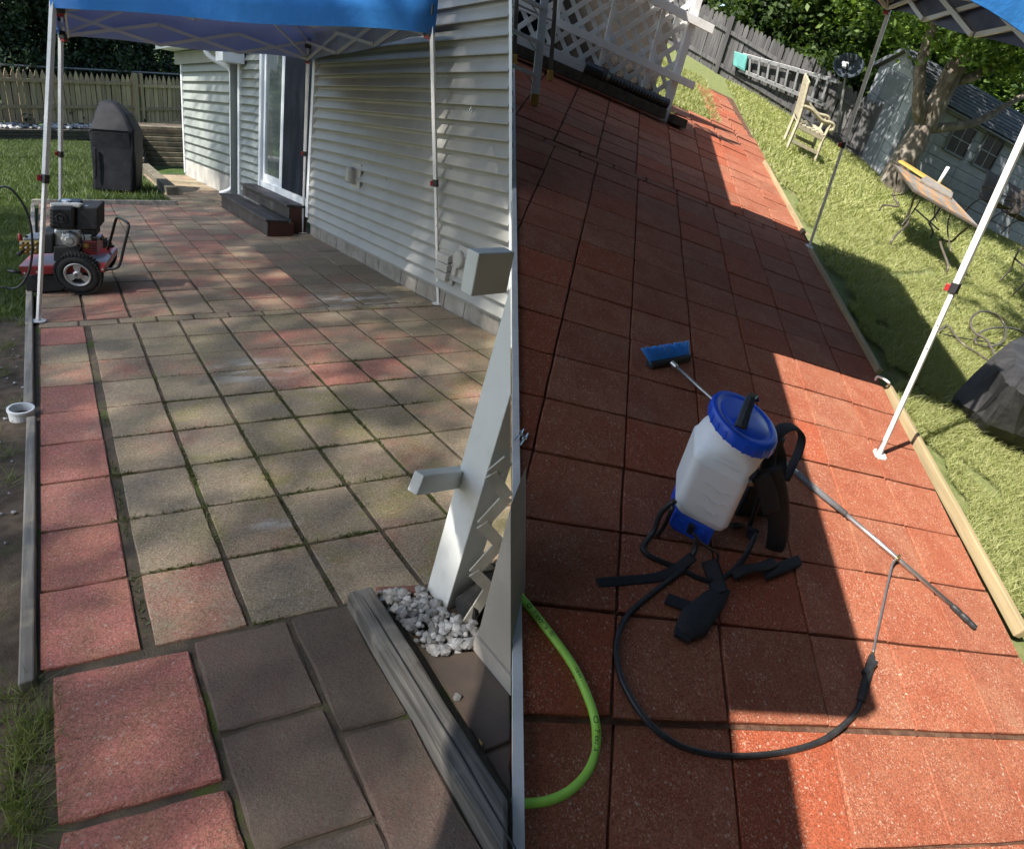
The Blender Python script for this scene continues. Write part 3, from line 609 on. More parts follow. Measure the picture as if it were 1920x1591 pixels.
o = MB().tube([FF.at(qa - 1, tq(qa) + .05, -.25), FF.at(qbx + 1, tq(qbx) + .06, -.25)], .035, 6).build('chain_fence_rail', M['gmetal']); tag(o, 'grey metal pipe rail running along behind the pointed pickets', 'pipe rail')
# stepped retaining wall at the end of the side path
FR = Face(L.px(262, 312), L.px(352, 314) - L.px(262, 312))
ret = thing('retaining_timber_wall', 'stacked brown timber retaining wall at the end of the side path', 'timber wall', FR.at(1, 0))
nb = 8; ht = FR.shp(300, 240)[1]; qr = FR.shp(352, 300)[0] + .6
for k in range(nb):
    ql = FR.shp(266 - k * 2.2, 300)[0]; MB().box(FR.at((ql + qr) / 2, ht * (k + .5) / nb, -.12 - .03 * k), FR.t * (qr - ql) / 2, FR.n * .1, Z * (ht / nb / 2 - .006)).build('timber', M['retain'], ret, bevel=.012)
for k in range(7):   # timber ends stepping down beside the path
    dk = (7 - k) * .16; qk = FR.shp(250 + (7 - k) * 2.4, 280)[0]
    MB().box(FR.at(qk, ht * (k + .5) / nb, dk / 2 - .1), FR.t * .13, FR.n * (dk / 2 + .1), Z * (ht / nb / 2 - .006)).build('timber_end', M['retain'], ret, bevel=.012)
MB().box(FR.at(qr / 2 - .3, ht - .12, -.65), FR.t * (qr / 2 + .6), FR.n * .45, Z * .06).build('back_fill', M['soil'], ret)
# strip of white stones on top of the low wall
def stone_mesh(seed):
    r = random.Random(seed); bm = bmesh.new(); bmesh.ops.create_icosphere(bm, subdivisions=1, radius=1)
    for v in bm.verts: v.co *= r.uniform(.72, 1.12); v.co.z *= .62
    me = bpy.data.meshes.new('stone'); bm.to_mesh(me); bm.free(); me.materials.append(M['stone']); return me
SM = [stone_mesh(i) for i in range(6)]
def stones(par, pts, sizes, rnd, flat=False):
    for p, s_ in zip(pts, sizes):
        o = bpy.data.objects.new('stone', rnd.choice(SM)); COL.objects.link(o); o.parent = par; o.location = Vector(p - np.array(parent_loc(par))); o.scale = (s_,) * 3
        o.rotation_euler = (rnd.uniform(-.5, .5), rnd.uniform(-.5, .5), rnd.uniform(0, 6.3))
ws = thing('stone_strip', 'strip of white stones along the foot of the picket fence', 'stones', FT.at(2, hh, -.4))
MB().box(FT.at(q1/2 - 2.5, hh - .09, -.45), FT.t * (q1/2 + 2.5), FT.n * .25, Z * .08).build('bed', M['soil'], ws)
pts = [FT.at(rr.uniform(-1.5, q1 - .2), hh + rr.uniform(-.01, .07), -rr.uniform(.12, .62)) for _ in range(200)]
stones(ws, pts, [rr.uniform(.06, .12) for _ in pts], rr)
# ------------------------------------------------------------------ pop-up tents
def make_tent(name, label, G, feet, tops, present, blue, lining, clampc, metal, group, drop=.25, peak=.8, sag=.0):
    """feet/tops: four corners in ring order at valance-bottom level"""
    c = sum(tops) / 4; t = thing(name, label, 'canopy tent', sum(feet) / 4, group); T = [np.asarray(p) for p in tops]
    up = Z
    for i in present:
        a, b = feet[i], T[i] + Z * .2; m = a + (b - a) * .45; d = unit(b - a)
        lg = MB().bar(m, b, .036, .036, unit(c - T[i])).build('leg', metal, t, bevel=.004)
        MB().bar(a + d * .01, m + d * .02, .027, .027, unit(c - T[i])).build('inner_tube', metal, lg, bevel=.003)
        fp = MB().prism([a + G.n * .003 + (G.a / np.linalg.norm(G.a) * x + G.b / np.linalg.norm(G.b) * y) * .055 for x, y in ((-1, -.5), (-.5, -1), (.5, -1), (1, -.5), (1, .5), (.5, 1), (-.5, 1), (-1, .5))], G.n * .008).build('foot_plate', metal, lg)
        MB().bar(m - d * .03, m + d * .035, .045, .045, unit(c - T[i])).build('clamp', M['black'], lg, bevel=.004)
        sd = unit(np.cross(d, unit(EYE - m))); MB().box(m - sd * .038, sd * .014, d * .022, unit(np.cross(sd, d)) * .012).build('release_button', clampc, lg, bevel=.003)
        for hh_ in (.30, .36): MB().lathe(a + (b - a) * hh_ + unit(EYE - m) * .0125, unit(EYE - m), [(.005, 0), (.005, .004), (0, .004)], 8).build('pin_hole', M['ink'], lg)
        br = MB().box(T[i] + Z * .17, unit(V3(*(c - T[i])[:2], 0)) * .035, np.cross(Z, unit(V3(*(c - T[i])[:2], 0))) * .035, Z * .04).build('corner_bracket', M['black'], t, bevel=.004)
        MB().box(T[i] + Z * .01, unit(V3(*(c - T[i])[:2], 0)) * .032, np.cross(Z, unit(V3(*(c - T[i])[:2], 0))) * .032, Z * .035).build('slider', M['black'], t, bevel=.004)
        MB().box(T[i] - Z * .035, unit(V3(*(c - T[i])[:2], 0)) * .026, np.cross(Z, unit(V3(*(c - T[i])[:2], 0))) * .026, Z * .012).build('slider_button', clampc, t, bevel=.003)
    inn = lambda p, k: p + (c - p) * k
    for i in range(4):
        p, q = inn(T[i], .02), inn(T[(i+1) % 4], .02)
        for k in range(3):
            p0, p1 = p + (q - p) * k / 3, p + (q - p) * (k + 1) / 3; s = .016 * unit(V3(*(c - (p0 + p1) / 2)[:2], 0))
            MB().bar(p0 + Z * .0 + s, p1 + Z * .20 + s, .016, .032).build('truss_bar', metal, t); MB().bar(p0 + Z * .20 - s, p1 + Z * .0 - s, .016, .032).build('truss_bar', metal, t)
            if k: MB().bar(p0 - Z * .02, p0 + Z * .22, .02, .02).build('truss_joint', M['black'], t)
    top = c + Z * (peak + .2)
    for i in range(4): MB().bar(T[i] + Z * .02, top - Z * .45, .014, .022).build('rafter', metal, t); MB().bar(T[i] + Z * .2, top - Z * .06, .012, .02).build('rafter', metal, t)
    MB().bar(top - Z * .5, top, .03, .03).build('centre_pole', metal, t)
    # fabric: valance skirt then four roof panels, slightly slack
    for off, m, nm in ((.045, blue, 'canopy_cover'), (.038, lining, 'canopy_lining')):
        mb = MB(); n = 16; ring = []
        for i in range(4):
            for k in range(n):
                u = k / n; p = T[i] + (T[(i+1) % 4] - T[i]) * u; e = unit(V3(*np.cross(T[(i+1) % 4] - T[i], Z)[:2], 0)); e = e if e @ (p - c) > 0 else -e
                corner = 1 if k == 0 else 0
                ee = unit(V3(*(p - c)[:2], 0)) if corner else e
                w_ = .006 * math.sin(u * 31 + i) * (1 - corner); ring.append((p, ee * (off * (1.35 if corner else 1) + w_), u))
        lv = [(0., .0), (drop * .5, .004), (drop, -.008)]
        rows = [[p + e * (1 + k2 * 8) + Z * (h + .012 * math.sin(u * math.pi * 3)) for p, e, u in ring] for h, k2 in lv]
        for f in (.12, .3, .5, .7, .86): rows.append([p + e * (1 - f) + (c - p) * f + Z * (drop + (peak - .05 if nm == 'canopy_cover' else peak - .06) * (f ** 1.15) - sag * math.sin(math.pi * f) * math.sin(math.pi * u) + (.0 if nm == 'canopy_cover' else -.006)) for p, e, u in ring])
        N_ = len(ring); mb.add([p for r in rows for p in r] + [c + Z * (drop + peak)], [(i*N_ + k, i*N_ + (k+1) % N_, (i+1)*N_ + (k+1) % N_, (i+1)*N_ + k) for i in range(len(rows)-1) for k in range(N_)] + [((len(rows)-1)*N_ + k, (len(rows)-1)*N_ + (k+1) % N_, len(rows)*N_) for k in range(N_)])
        mb.build(nm, m, t, smooth=True)
    return t
def tent_top(G, foot, ctr, x, y):
    c = unit(ctr - foot); A = np.c_[ray(x, y), -c, -Z]; s = np.linalg.solve(A, foot - EYE); return foot + s[1] * c + s[2] * Z
fl = [L.px(72, 603), L.px(822, 570), L.px(567, 437), L.px(113, 470)]; cl = sum(fl) / 4
tl_ = [tent_top(L, f, cl, *p) for f, p in zip(fl, ((109, 17), (803, 62), (577, 112), (119, 68)))]
make_tent('canopy_tent', 'blue pop up canopy tent over the dirty patio beside the house', L, fl, tl_, (0, 1, 2, 3), M['blue'], M['under'], M['redp'], M['wmetal'], 'pop up tents')
fr = [R.px(1648, 853), R.px(1517, 463)]; cr = R.uv(3, 9)
Tn = fr[0] + unit(cr - fr[0]) * .22 + Z * 2.34; Tf = tent_top(R, fr[1], cr, 1665, 17)
wv = -unit(R.a) * 2.9
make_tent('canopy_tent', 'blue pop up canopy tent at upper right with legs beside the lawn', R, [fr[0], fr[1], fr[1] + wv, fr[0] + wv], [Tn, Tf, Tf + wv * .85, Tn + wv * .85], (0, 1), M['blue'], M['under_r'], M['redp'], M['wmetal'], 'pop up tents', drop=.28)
# house roof edge above and behind the viewer: it shades the left side of the cleaned patio
def eave(u1, u0, v0, v1, h): return [R.uv(u0, v0, h), R.uv(u1, v0, h), R.uv(u1, v1, h), R.uv(u0, v1, h)]
EH = 2.45
roof = thing('porch_roof', 'porch roof of the house above the shaded side of the red patio', 'roof', R.uv(-1.5, 0, EH))
MB().prism([R.uv(u, v, EH) for u, v in ((.62, -2.0), (.62, 20.6), (-6.8, 20.6), (-5.0, 12.5), (-3.05, -2.0))], Z * .12).build('roof_deck', M['shingle'], roof)
MB().prism([R.uv(u, v, EH) for u, v in ((-.45, -2.45), (-3.0, -2.45), (-2.4, -9), (-.45, -9))], Z * .12).build('roof_deck', M['shingle'], roof)
MB().prism([R.uv(u, v, EH) for u, v in ((-.95, -2.01), (-3.05, -2.01), (-3.0, -2.44), (-.95, -2.44))], Z * .12).build('roof_deck', M['shingle'], roof)
hb_ = thing('sky_block_wall', 'unseen siding wall added behind the viewer to block sky light', 'house', V3(5, -4, -2))  # unseen wall added to block sky light and deepen the patio shade
MB().box(V3(4.5, -4.2, 2.9), V3(8.2, 0, 0), V3(0, .2, 0), Z * 5.5).build('wall', M['siding2'], hb_)
for k in range(32): MB().box(V3(4.5, -3.985, -1.4 + k * .3), V3(8.2, 0, 0), V3(0, .012, 0), Z * .14).build('siding_board', M['siding2'], hb_)
# ------------------------------------------------------------------ covered grill
FG = Face(L.px(212, 360), L.px(262, 362) - L.px(162, 356))
gq = lambda x, y: FG.shp(x, y)
def gring(h, q0, q1, d0, d1, sh=.32, r=.08):
    pts = []; q0, q1 = q0 + .10 * h, q1 + .10 * h
    for (qq, dd), (sx, sy) in zip(((q0, d0), (q1, d0), (q1, d1), (q0, d1)), ((1, -1), (-1, -1), (-1, 1), (1, 1))):
        for a, b in ((0, 1), (.3, .3), (1, 0)) if sx * sy < 0 else ((1, 0), (.3, .3), (0, 1)):
            pts.append((qq + sx * r * a, dd + sy * r * b))
    return [FG.at(q + sh * d, h + (L.z(*FG.at(q + sh * d, 0, d)[:2]) - FG.at(q + sh * d, 0, d)[2]), d) for q, d in pts]
ql, qr_ = gq(171, 358)[0], gq(252, 362)[0]; h1 = gq(210, 243)[1]; h2 = FG.sh(FG.px(190, 184, -.5))[1]
lo_ = gring(.02, ql + .0, qr_ + .0, -.01, -.82)
rings = [lo_, gring(h1 * .35, ql, qr_, .0, -.82), gring(h1 * .7, ql - .02, qr_ - .01, .01, -.84), gring(h1 - .04, ql - .04, qr_ - .03, .02, -.86), gring(h1, ql - .03, qr_ - .04, .0, -.84),
         gring(h1 + (h2 - h1) * .55, ql + .02, qr_ - .22, -.18, -.80), gring(h2 - .04, ql + .06, qr_ - .44, -.36, -.74), gring(h2, ql + .14, qr_ - .54, -.44, -.66)]
gr = thing('covered_grill', 'tall grill under a fitted black cover standing on the lawn', 'grill', L.px(212, 358))
rgc = random.Random(2); rings = [[p + V3(rgc.uniform(-1, 1), rgc.uniform(-1, 1), rgc.uniform(-.4, .4)) * .012 for p in r] for r in rings]
cv = MB().loft(rings).build('cover', M['cover'], gr, bevel=.03)
MB().tube([FG.at(ql - .05, h1, .035), FG.at(qr_ - .02, h1 - .01, .035)], .012, 6).build('cover_seam', M['cover'], gr)
for x in (179,): MB().prism([FG.px(x - 3, 277, .03), FG.px(x + 2, 277, .03), FG.px(x + 3, 330, .03), FG.px(x, 336, .03)], FG.n * .03).build('side_flap', M['cover'], gr, bevel=.008)
# ------------------------------------------------------------------ pressure washer
PW = Face(L.px(148, 552), L.px(248, 550) - L.px(148, 552)); PK = np.linalg.norm(PW.px(158, 512) - PW.px(148, 512)) / 10
wash = thing('pressure_washer', 'petrol pressure washer with red base, black engine and pneumatic wheel', 'pressure washer', L.px(148, 552))
def wheel(ctr, ax, R_, w, par):
    wh = MB().lathe(ctr - ax * w / 2, ax, [(R_*.60, 0), (R_*.80, -.004), (R_*.95, w*.12), (R_, w*.3), (R_, w*.7), (R_*.95, w*.88), (R_*.80, w+.004), (R_*.60, w), (R_*.58, w*.5), (R_*.60, 0)], 40).build('tyre', M['rubber'], par, smooth=True)
    e = unit(np.cross(ax, Z)); g = np.cross(ax, e); tr = MB()
    for k in range(40):
        for j, s_ in ((0, -.33), (.5, .0), (0, .33)):
            a = 2 * math.pi * (k + j) / 40; r = e * math.cos(a) + g * math.sin(a); tt = np.cross(ax, r); tr.box(ctr + r * R_ * 1.0 + ax * s_ * w * 1.1, r * .008, tt * R_ * .052, ax * w * .13)
    tr.build('tread', M['rubber'], wh, kind=None)
    for sg in (1, -1):
        f = ctr + ax * sg * w * .34; rm = MB().lathe(f, ax * sg, [(R_*.60, .02), (R_*.585, .028), (R_*.50, .022), (R_*.48, -.02), (R_*.48, -.04), (0, -.04)], 36).build('rim', M['rim'], wh, smooth=True)
        MB().lathe(f, ax * sg, [(R_*.47, -.030), (0, -.030)], 30).build('rim_shadow_gap', M['matblack'], wh)
        for k in range(3):
            a = 2 * math.pi * k / 3 + math.pi / 2; r = e * math.cos(a) - g * math.sin(a) * 1.0; tt = np.cross(ax, r)
            MB().prism([f + r * R_ * .12 - tt * R_ * .10, f + r * R_ * .12 + tt * R_ * .10, f + r * R_ * .50 + tt * R_ * .19, f + r * R_ * .50 - tt * R_ * .19], ax * sg * .012).build('spoke', M['rim'], rm, bevel=.003)
        MB().lathe(f, ax * sg, [(R_*.20, -.03), (R_*.20, .02), (R_*.13, .03), (R_*.10, .03), (R_*.09, .015), (0, .015)], 20).build('hub', M['rim'], rm, smooth=False)
    return wh
wc = PW.px(148, 512); wheel(wc, PW.n, 42.5 * PK, 24 * PK, wash); wheel(wc - PW.n * .62, PW.n, 42.5 * PK, 24 * PK, wash)
p = lambda x, y, d=0: PW.px(x, y, d)
MB().prism([p(34, 499, .02), p(196, 499, .02), p(197, 510, .02), p(42, 516, .02)], -PW.n * .60).build('base_plate', M['redpaint'], wash, bevel=.006)
MB().prism([p(42, 519, -.05), p(125, 515, -.05), p(118, 545, -.05), p(50, 550, -.05)], -PW.n * .45).build('under_frame', M['matblack'], wash, bevel=.01)
MB().box(p(193, 505, .03), PW.t * 4 * PK, PW.n * .02, Z * 5 * PK).build('handle_bracket', M['redpaint'], wash, bevel=.003)
for x, y in ((47, 512), (70, 510), (193, 505)): MB().lathe(p(x, y, .05), PW.n, [(2.2*PK, 0), (2.2*PK, .01), (0, .012)], 8).build('bolt', M['rim'], wash)
hp_ = [p(180, 481, -.5), p(196, 478, -.5), p(202, 467, -.5), p(211, 435, -.45), p(217, 413, -.4), p(222, 408, -.36), p(236, 415, -.05), p(241, 422, 0), p(240, 432, .02), p(232, 465, .02), p(226, 491, .02), p(219, 502, .02), p(200, 505, .02)]
MB().tube(spline(hp_, 6), 3.0 * PK, 10).build('handle', M['black'], wash, smooth=True)
def bx(x0, y0, x1, y1, d0, d1, name, m, bev=.012):
    return MB().prism([p(x0, y0, d1), p(x1, y0, d1), p(x1, y1, d1), p(x0, y1, d1)], PW.n * (d0 - d1)).build(name, m, wash, bevel=bev)
eng = bx(92, 387, 140, 431, -.36, -.02, 'engine_shroud', M['black'], .03)
for k in range(5): MB().box(p(102 + k * 0, 394 + k * 7, -.012), PW.t * 8 * PK, PW.n * .008, Z * 1.0 * PK).build('cooling_slot', M['ink'], eng)
MB().lathe(p(115, 409, -.02), PW.n, [(11*PK, 0), (11*PK, .012), (8*PK, .016), (7*PK, .006), (4*PK, .006), (4*PK, .018), (0, .018)], 20).build('recoil_hub', M['matblack'], eng)
bx(143, 389, 184, 431, -.34, -.06, 'air_filter_box', M['matblack'], .012)
MB().loft([[p(x, y, d) for x, y, d in ((94, yy, -.05), (150 + ex, yy, -.05), (156 + ex, yy, -.2), (150 + ex, yy, -.36), (94, yy, -.36))] for yy, ex in ((389, 0), (383, 2), (380, -6))]).build('fuel_tank', M['wmetal'], wash, bevel=.01)
MB().lathe(p(126, 381, -.2), Z, [(10*PK, 0), (10*PK, 5*PK), (8*PK, 7*PK), (0, 7*PK)], 16).build('fuel_cap', M['steel'], wash, smooth=False)
MB().lathe(p(163, 390, -.12), Z, [(6*PK, 0), (3*PK, 2*PK), (3*PK, 5*PK), (0, 5*PK)], 10).build('filter_nut', M['steel'], wash)
bx(100, 430, 152, 472, -.34, -.10, 'crankcase', M['rim'], .02); bx(100, 462, 150, 490, -.36, -.06, 'engine_base', M['matblack'], .01)
MB().lathe(p(133, 448, -.10), PW.n, [(18*PK, 0), (18*PK, .03), (15*PK, .05), (8*PK, .055), (8*PK, .065), (0, .066)], 8).build('side_cover', M['rim'], wash, bevel=.006)
bx(154, 452, 182, 478, -.34, -.08, 'engine_block', M['redpaint'], .008)
for k in range(4): MB().box(p(175, 457 + k * 4.5, -.075), PW.t * 4.5 * PK, PW.n * .006, Z * .8 * PK).build('block_grille', M['ink'], wash)
bx(152, 440, 172, 452, -.28, -.10, 'carburettor', M['rim'], .008); MB().lathe(p(162, 462, -.08), Z, [(5*PK, -4*PK), (6*PK, 0), (6*PK, 8*PK), (4*PK, 9*PK)], 12).build('fuel_bowl', M['brass'], wash)
MB().tube([p(172, 446, -.1), p(183, 446, -.06), p(190, 448, -.03)], 3.4*PK, 8).build('intake_pipe', M['black'], wash); bx(140, 431, 180, 444, -.30, -.12, 'linkage', M['matblack'], .006)
MB().tube(spline([p(148, 434, -.06), p(156, 440, -.04), p(158, 450, -.04), p(152, 462, -.05), p(148, 470, -.06)], 5), 1.2*PK, 6).build('fuel_line', M['black'], wash)
bx(72, 438, 100, 476, -.32, -.06, 'pump_drive', M['matblack'], .015)
bx(36, 452, 76, 477, -.28, -.05, 'pump_body', M['brass'], .006); bx(44, 447, 74, 456, -.28, -.08, 'pump_head', M['gmetal'], .006)
for i in range(4):
    for j in range(3): MB().lathe(p(41 + i * 9, 456 + j * 8, -.05), PW.n, [(2.8*PK, 0), (2.8*PK, .02), (1.6*PK, .026), (0, .026)], 6).build('pump_bolt', M['brass'] if (i + j) % 2 else M['rim'], wash)
MB().lathe(p(39, 452, -.12), Z, [(3.5*PK, 0), (4.2*PK, 2*PK), (3.4*PK, 15*PK), (0, 16*PK)], 10).build('pressure_knob', M['redp'], wash, smooth=True)
MB().lathe(p(50, 449, -.12), Z, [(3*PK, 0), (3*PK, 8*PK), (0, 9*PK)], 8).build('pump_cap', M['black'], wash)
MB().tube([p(42, 470, -.02), p(36, 476, .02), p(33, 479, .03)], 3.2*PK, 8).build('hose_fitting', M['matblack'], wash)
MB().tube([p(14, 508, .0), p(40, 511, .0)], 3.2*PK, 8).build('pull_bar', M['black'], wash, smooth=True)
o = MB().tube(spline([p(-6, 352, .16), p(10, 350, .16), p(26, 360, .16), p(46, 388, .16), p(58, 425, .16), p(60.5, 470, .15), p(54, 510, .14), p(40, 534, .12), p(24, 541, .1), p(2, 538, .1)], 8), 2.3 * PK, 8).build('washer_hose', M['hose'], smooth=True); tag(o, 'black high pressure hose looping in front of the washer pump', 'hose')
# ------------------------------------------------------------------ white post, rails, lattice and beam at lower right
def seam_h(P, k=.004): return (-k - SEAM_N @ (P - EYE)) / (SEAM_N @ Z)
FP = Face(L.px(836, 1139), L.px(936, 1125) - L.px(836, 1139))
post = thing('lattice_post', 'white painted square post leaning beside the gravel bed', 'post', L.px(836, 1139))
b0, b1, b2 = L.px(801, 1101), L.px(837, 1141), L.px(881, 1116); b3 = b0 + b2 - b1
axis = unit(FP.px(924, 850) - FP.px(837, 1141)); 
def seam_cut(P, d, k=.004): return P + d * ((-k - SEAM_N @ (P - EYE)) / (SEAM_N @ d))
ring0 = [q - axis * .03 for q in (b0, b1, b2, b3)]; ring1 = [seam_cut(q, axis) for q in (b0, b1, b2, b3)]
MB().loft([ring0, [a + (b - a) * .5 for a, b in zip(ring0, ring1)], ring1]).build('shaft', M['white_paint'], post, bevel=.004)
r1a, r1b = FP.px(779, 905, .02), FP.px(868, 893, -.16); kp = np.linalg.norm(FP.px(790, 905) - FP.px(780, 905)) / 10
MB().bar(r1a, r1b, 24 * kp, 41 * kp).build('lower_rail', M['white_paint'], post, bevel=.004)
u1 = FP.px(880, 511, .10); u2 = FP.px(955, 506, .02); u2 = seam_cut(u1, unit(u2 - u1), .02)
MB().bar(u1, u2, 26 * kp, 66 * kp).build('upper_rail', M['white_paint'], post, bevel=.004)
lat = thing('garden_lattice', 'cream diagonal lattice strip ends beside the white post', 'lattice', L.px(890, 1160))
zz = [(953, 862), (921, 889), (951, 932), (904, 983), (937, 1019), (889, 1073), (918, 1102), (875, 1169)]
for i in range(len(zz) - 1):
    a, b = FP.px(*zz[i], .10 + .006 * (i % 2)), FP.px(*zz[i+1], .10 + .006 * (i % 2)); MB().bar(a, b, 24 * kp, .008, FP.n).build('lattice_slat', M['cream'], lat)
p0, p1 = L.px(890, 1214), L.px(958, 1297); away = unit(L.px(925, 1150) - L.px(905, 1200))
col_ = thing('pale_pillar', 'pale stone coloured pillar base at the right of the gravel', 'pillar', p0)
top0 = seam_cut(p0, Z); m0 = p0 + Z * .07; m1 = seam_cut(m0, unit(p1 - p0))
MB().prism([m0 - Z*.0, m1, top0], away * .25 - FP.n * .02).build('shaft', M['pillar'], col_, bevel=.004)
fo = -np.cross(unit(p1 - p0), Z); fo = fo if fo @ (EYE - p0) > 0 else -fo
MB().prism([p0 + fo*.012, seam_cut(p0 + fo*.012, unit(p1 - p0)), seam_cut(m0 + fo*.012, unit(p1 - p0)), m0 + fo*.012], -fo * .011 + away * .1).build('plinth', M['pillar'], col_, bevel=.003)
MB().tube([L.px(872, 1140, .055), L.px(915, 1108, .055)], .055, 16).build('drain_pipe_end', M['matblack'])
tag(bpy.data.objects['drain_pipe_end'], 'black plastic drain pipe end behind the white post', 'pipe')
A = [L.px(649, 1133), L.px(649, 1133)]; bd = unit(L.px(913, 1591) - L.px(667, 1160)); hb = hgt(A[0], 651, 1108); wd = unit(np.cross(bd, Z)); wd = wd if wd @ SEAM_N > 0 else -wd
wb = abs((L.px(698, 1095, hb) - L.px(651, 1108, hb)) @ wd); ed = [A[0] - Z*.03, A[0] + Z * hb, A[0] + Z * hb + wd * wb, A[0] + wd * wb - Z*.03]
rng_ = random.Random(8); rows = []
for k in range(9): rows.append([q + (seam_cut(q, bd, .012) - q) * k / 8 + (V3(*[rng_.uniform(-.004, .004) for _ in range(3)]) if 0 < k < 8 else 0) for q in ed])
beam = MB().loft(rows).build('timber_beam', M['old_timber'], bevel=.012); tag(beam, 'weathered grey timber beam with a long crack edging the gravel', 'timber beam')
cr_ = MB(); cp = [ed[1] + wd * wb * .45 + bd * (.05 + .2 * k) + wd * .008 * rng_.uniform(-1, 1) + Z * .0015 for k in range(8)]
cr_.tube(cp, [.001, .003, .004, .003, .004, .0035, .003, .001], 5, flat=.5, up=Z).build('timber_crack', M['ink'], beam)
br = MB().prism([L.px(x, y, .012) - Z*.05 for x, y in ((704, 1099), (790, 1095), (793, 1107), (712, 1111))], Z * .05).build('brick', M['brick'], bevel=.005); tag(br, 'half buried red brick at the edge of the white gravel', 'brick')
gb = thing('gravel_bed', 'bed of white landscaping stones beside the timber beam', 'gravel', L.px(790, 1170))
MB().prism([L.px(x, y, -.012) for x, y in ((698, 1108), (800, 1094), (905, 1150), (893, 1218), (792, 1228))], -Z * .02).build('bed', M['soil'], gb)
def inpoly(x, y, P):
    c = False
    for i in range(len(P)):
        (x0, y0), (x1, y1) = P[i], P[i-1]
        if (y0 > y) != (y1 > y) and x < (x1 - x0) * (y - y0) / (y1 - y0) + x0: c = not c
    return c
gp = [(708, 1112), (795, 1106), (832, 1146), (888, 1165), (893, 1212), (830, 1226), (796, 1222)]; pts = []; sz = []
gpoly = [L.touv(L.px(*q)) for q in gp]; us = [q[0] for q in gpoly]; vs_ = [q[1] for q in gpoly]
while len(pts) < 250:
    u, v = rng_.uniform(min(us), max(us)), rng_.uniform(min(vs_), max(vs_))
    if inpoly(u, v, gpoly): pts.append(L.uv(u, v, rng_.uniform(-.01, .022))); sz.append(rng_.choice((.011, .014, .016, .019, .022, .027)) * rng_.uniform(.9, 1.1))
pts.append(L.px(857, 1306, .008)); sz.append(.016); pts.append(L.px(737, 1106, .0)); sz.append(.014)
stones(gb, pts, sz, rng_)
for px_ in ([(798, 1228), (893, 1217), (958, 1296), (958, 1388), (908, 1408)], [(911, 1413), (958, 1394), (958, 1490), (945, 1470)]):
    q = clip([L.px(*a) for a in px_]); o = paver_mesh(q, L.n, .03, rng_).build('paver', M['dark_slab'], patioL)
pp = L.px(41, 778); o = MB().lathe(pp - Z * .1, Z, [(.062, 0), (.066, .13), (.070, .135), (.070, .15), (.058, .15), (.055, .0)], 24).build('white_pipe', M['trim'], smooth=False); tag(o, 'open white plastic pipe standing beside the edging board', 'pipe')
MB().lathe(pp - Z * .1, Z, [(.056, .10), (0, .10)], 16).build('pipe_soil', M['soil'], o)
lf = MB().add([L.px(897, 1383, .004), L.px(905, 1392, .012), L.px(903, 1400, .004), L.px(899, 1392, .006)], [(0, 1, 2, 3)]).build('fallen_leaf', M['yellow']); tag(lf, 'small tan fallen leaf on the brown slab beside the beam', 'leaf')
# ------------------------------------------------------------------ white lattice enclosure
FQ = Face(R.px(1244, 224), R.px(1244, 224) - R.px(1045, 138))
enc = thing('lattice_enclosure', 'white lattice screen with rails and post at the end of the red patio', 'lattice screen', FQ.at(-1, 0))
MB().box(FQ.at(-.03, .95, .04), FQ.t * .055, FQ.n * .05, Z * 1.0).build('post', M['worn_white'], enc, bevel=.004)
for h0, h1, q1 in ((.505, .60, .27), (1.225, 1.33, .30)): MB().box(FQ.at((-4.6 + q1) / 2, (h0 + h1) / 2, .115), FQ.t * (q1 + 4.6) / 2, FQ.n * .022, Z * (h1 - h0) / 2).build('rail', M['worn_white'], enc, bevel=.003)
for q in (-2.0, -1.24, -.5): MB().box(FQ.at(q, .80, .075), FQ.t * .03, FQ.n * .016, Z * .58).build('batten', M['worn_white'], enc, bevel=.003)
HL_, W_ = 1.95, .125; st = .25
for dr in (1, -1):
    k = -5.0
    while k < 3.2:
        a0 = (k, .10); a1 = (k + dr * (HL_ - .10), HL_); pts_ = sorted([a0, a1]); k += st
        (qa_, ha), (qb_, hb_) = pts_; sl = (hb_ - ha) / (qb_ - qa_)
        lo, hi = max(qa_, -4.6), min(qb_, -.09)
        if hi - lo < .12: continue
        e = W_ * .7; f = lambda q: ha + sl * (q - qa_)
        MB().prism([FQ.at(lo, f(lo) - e, .012 * dr), FQ.at(hi, f(hi) - e, .012 * dr), FQ.at(hi, f(hi) + e * 0, .012 * dr), FQ.at(lo, f(lo) + e * 0, .012 * dr)], FQ.n * .009).build('lattice_slat', M['worn_white'], enc)
MB().box(FQ.at(-2.4, 1.2, -.5), FQ.t * 2.35, FQ.n * .03, Z * 1.3).build('back_panel', M['tanwall'], enc)
for k in range(8): MB().box(FQ.at(-3.6, .25 + k * .2, -.40), FQ.t * 1.5, FQ.n * .02 + Z * .004, Z * .096).build('dark_board', M['screen'], enc)
MB().box(FQ.at(-2.55, .32, -.2), FQ.t * .08, FQ.n * .02, Z * .5).build('inner_post', M['cream'], enc)
sl_ = MB().box(FQ.at(-1.6, .055, .2), FQ.t * 1.48, FQ.n * .075, Z * .065).build('sleeper', M['sleeper'], bevel=.008); tag(sl_, 'dark timber sleeper along the foot of the white lattice', 'sleeper')
o = MB().box(FQ.at(.15, .045, .1), FQ.t * .12, FQ.n * .16, Z * .06).build('sleeper', M['sleeper'], bevel=.008); tag(o, 'short dark sleeper block right of the lattice post', 'sleeper')
pp_ = [FQ.at(q, .19, .21) for q in np.linspace(-1.52, -.12, 56)]; rad = [(.088 if i < 15 else .060) + (.014 if i % 2 else 0) * (1 if i >= 10 else .15) for i in range(56)]
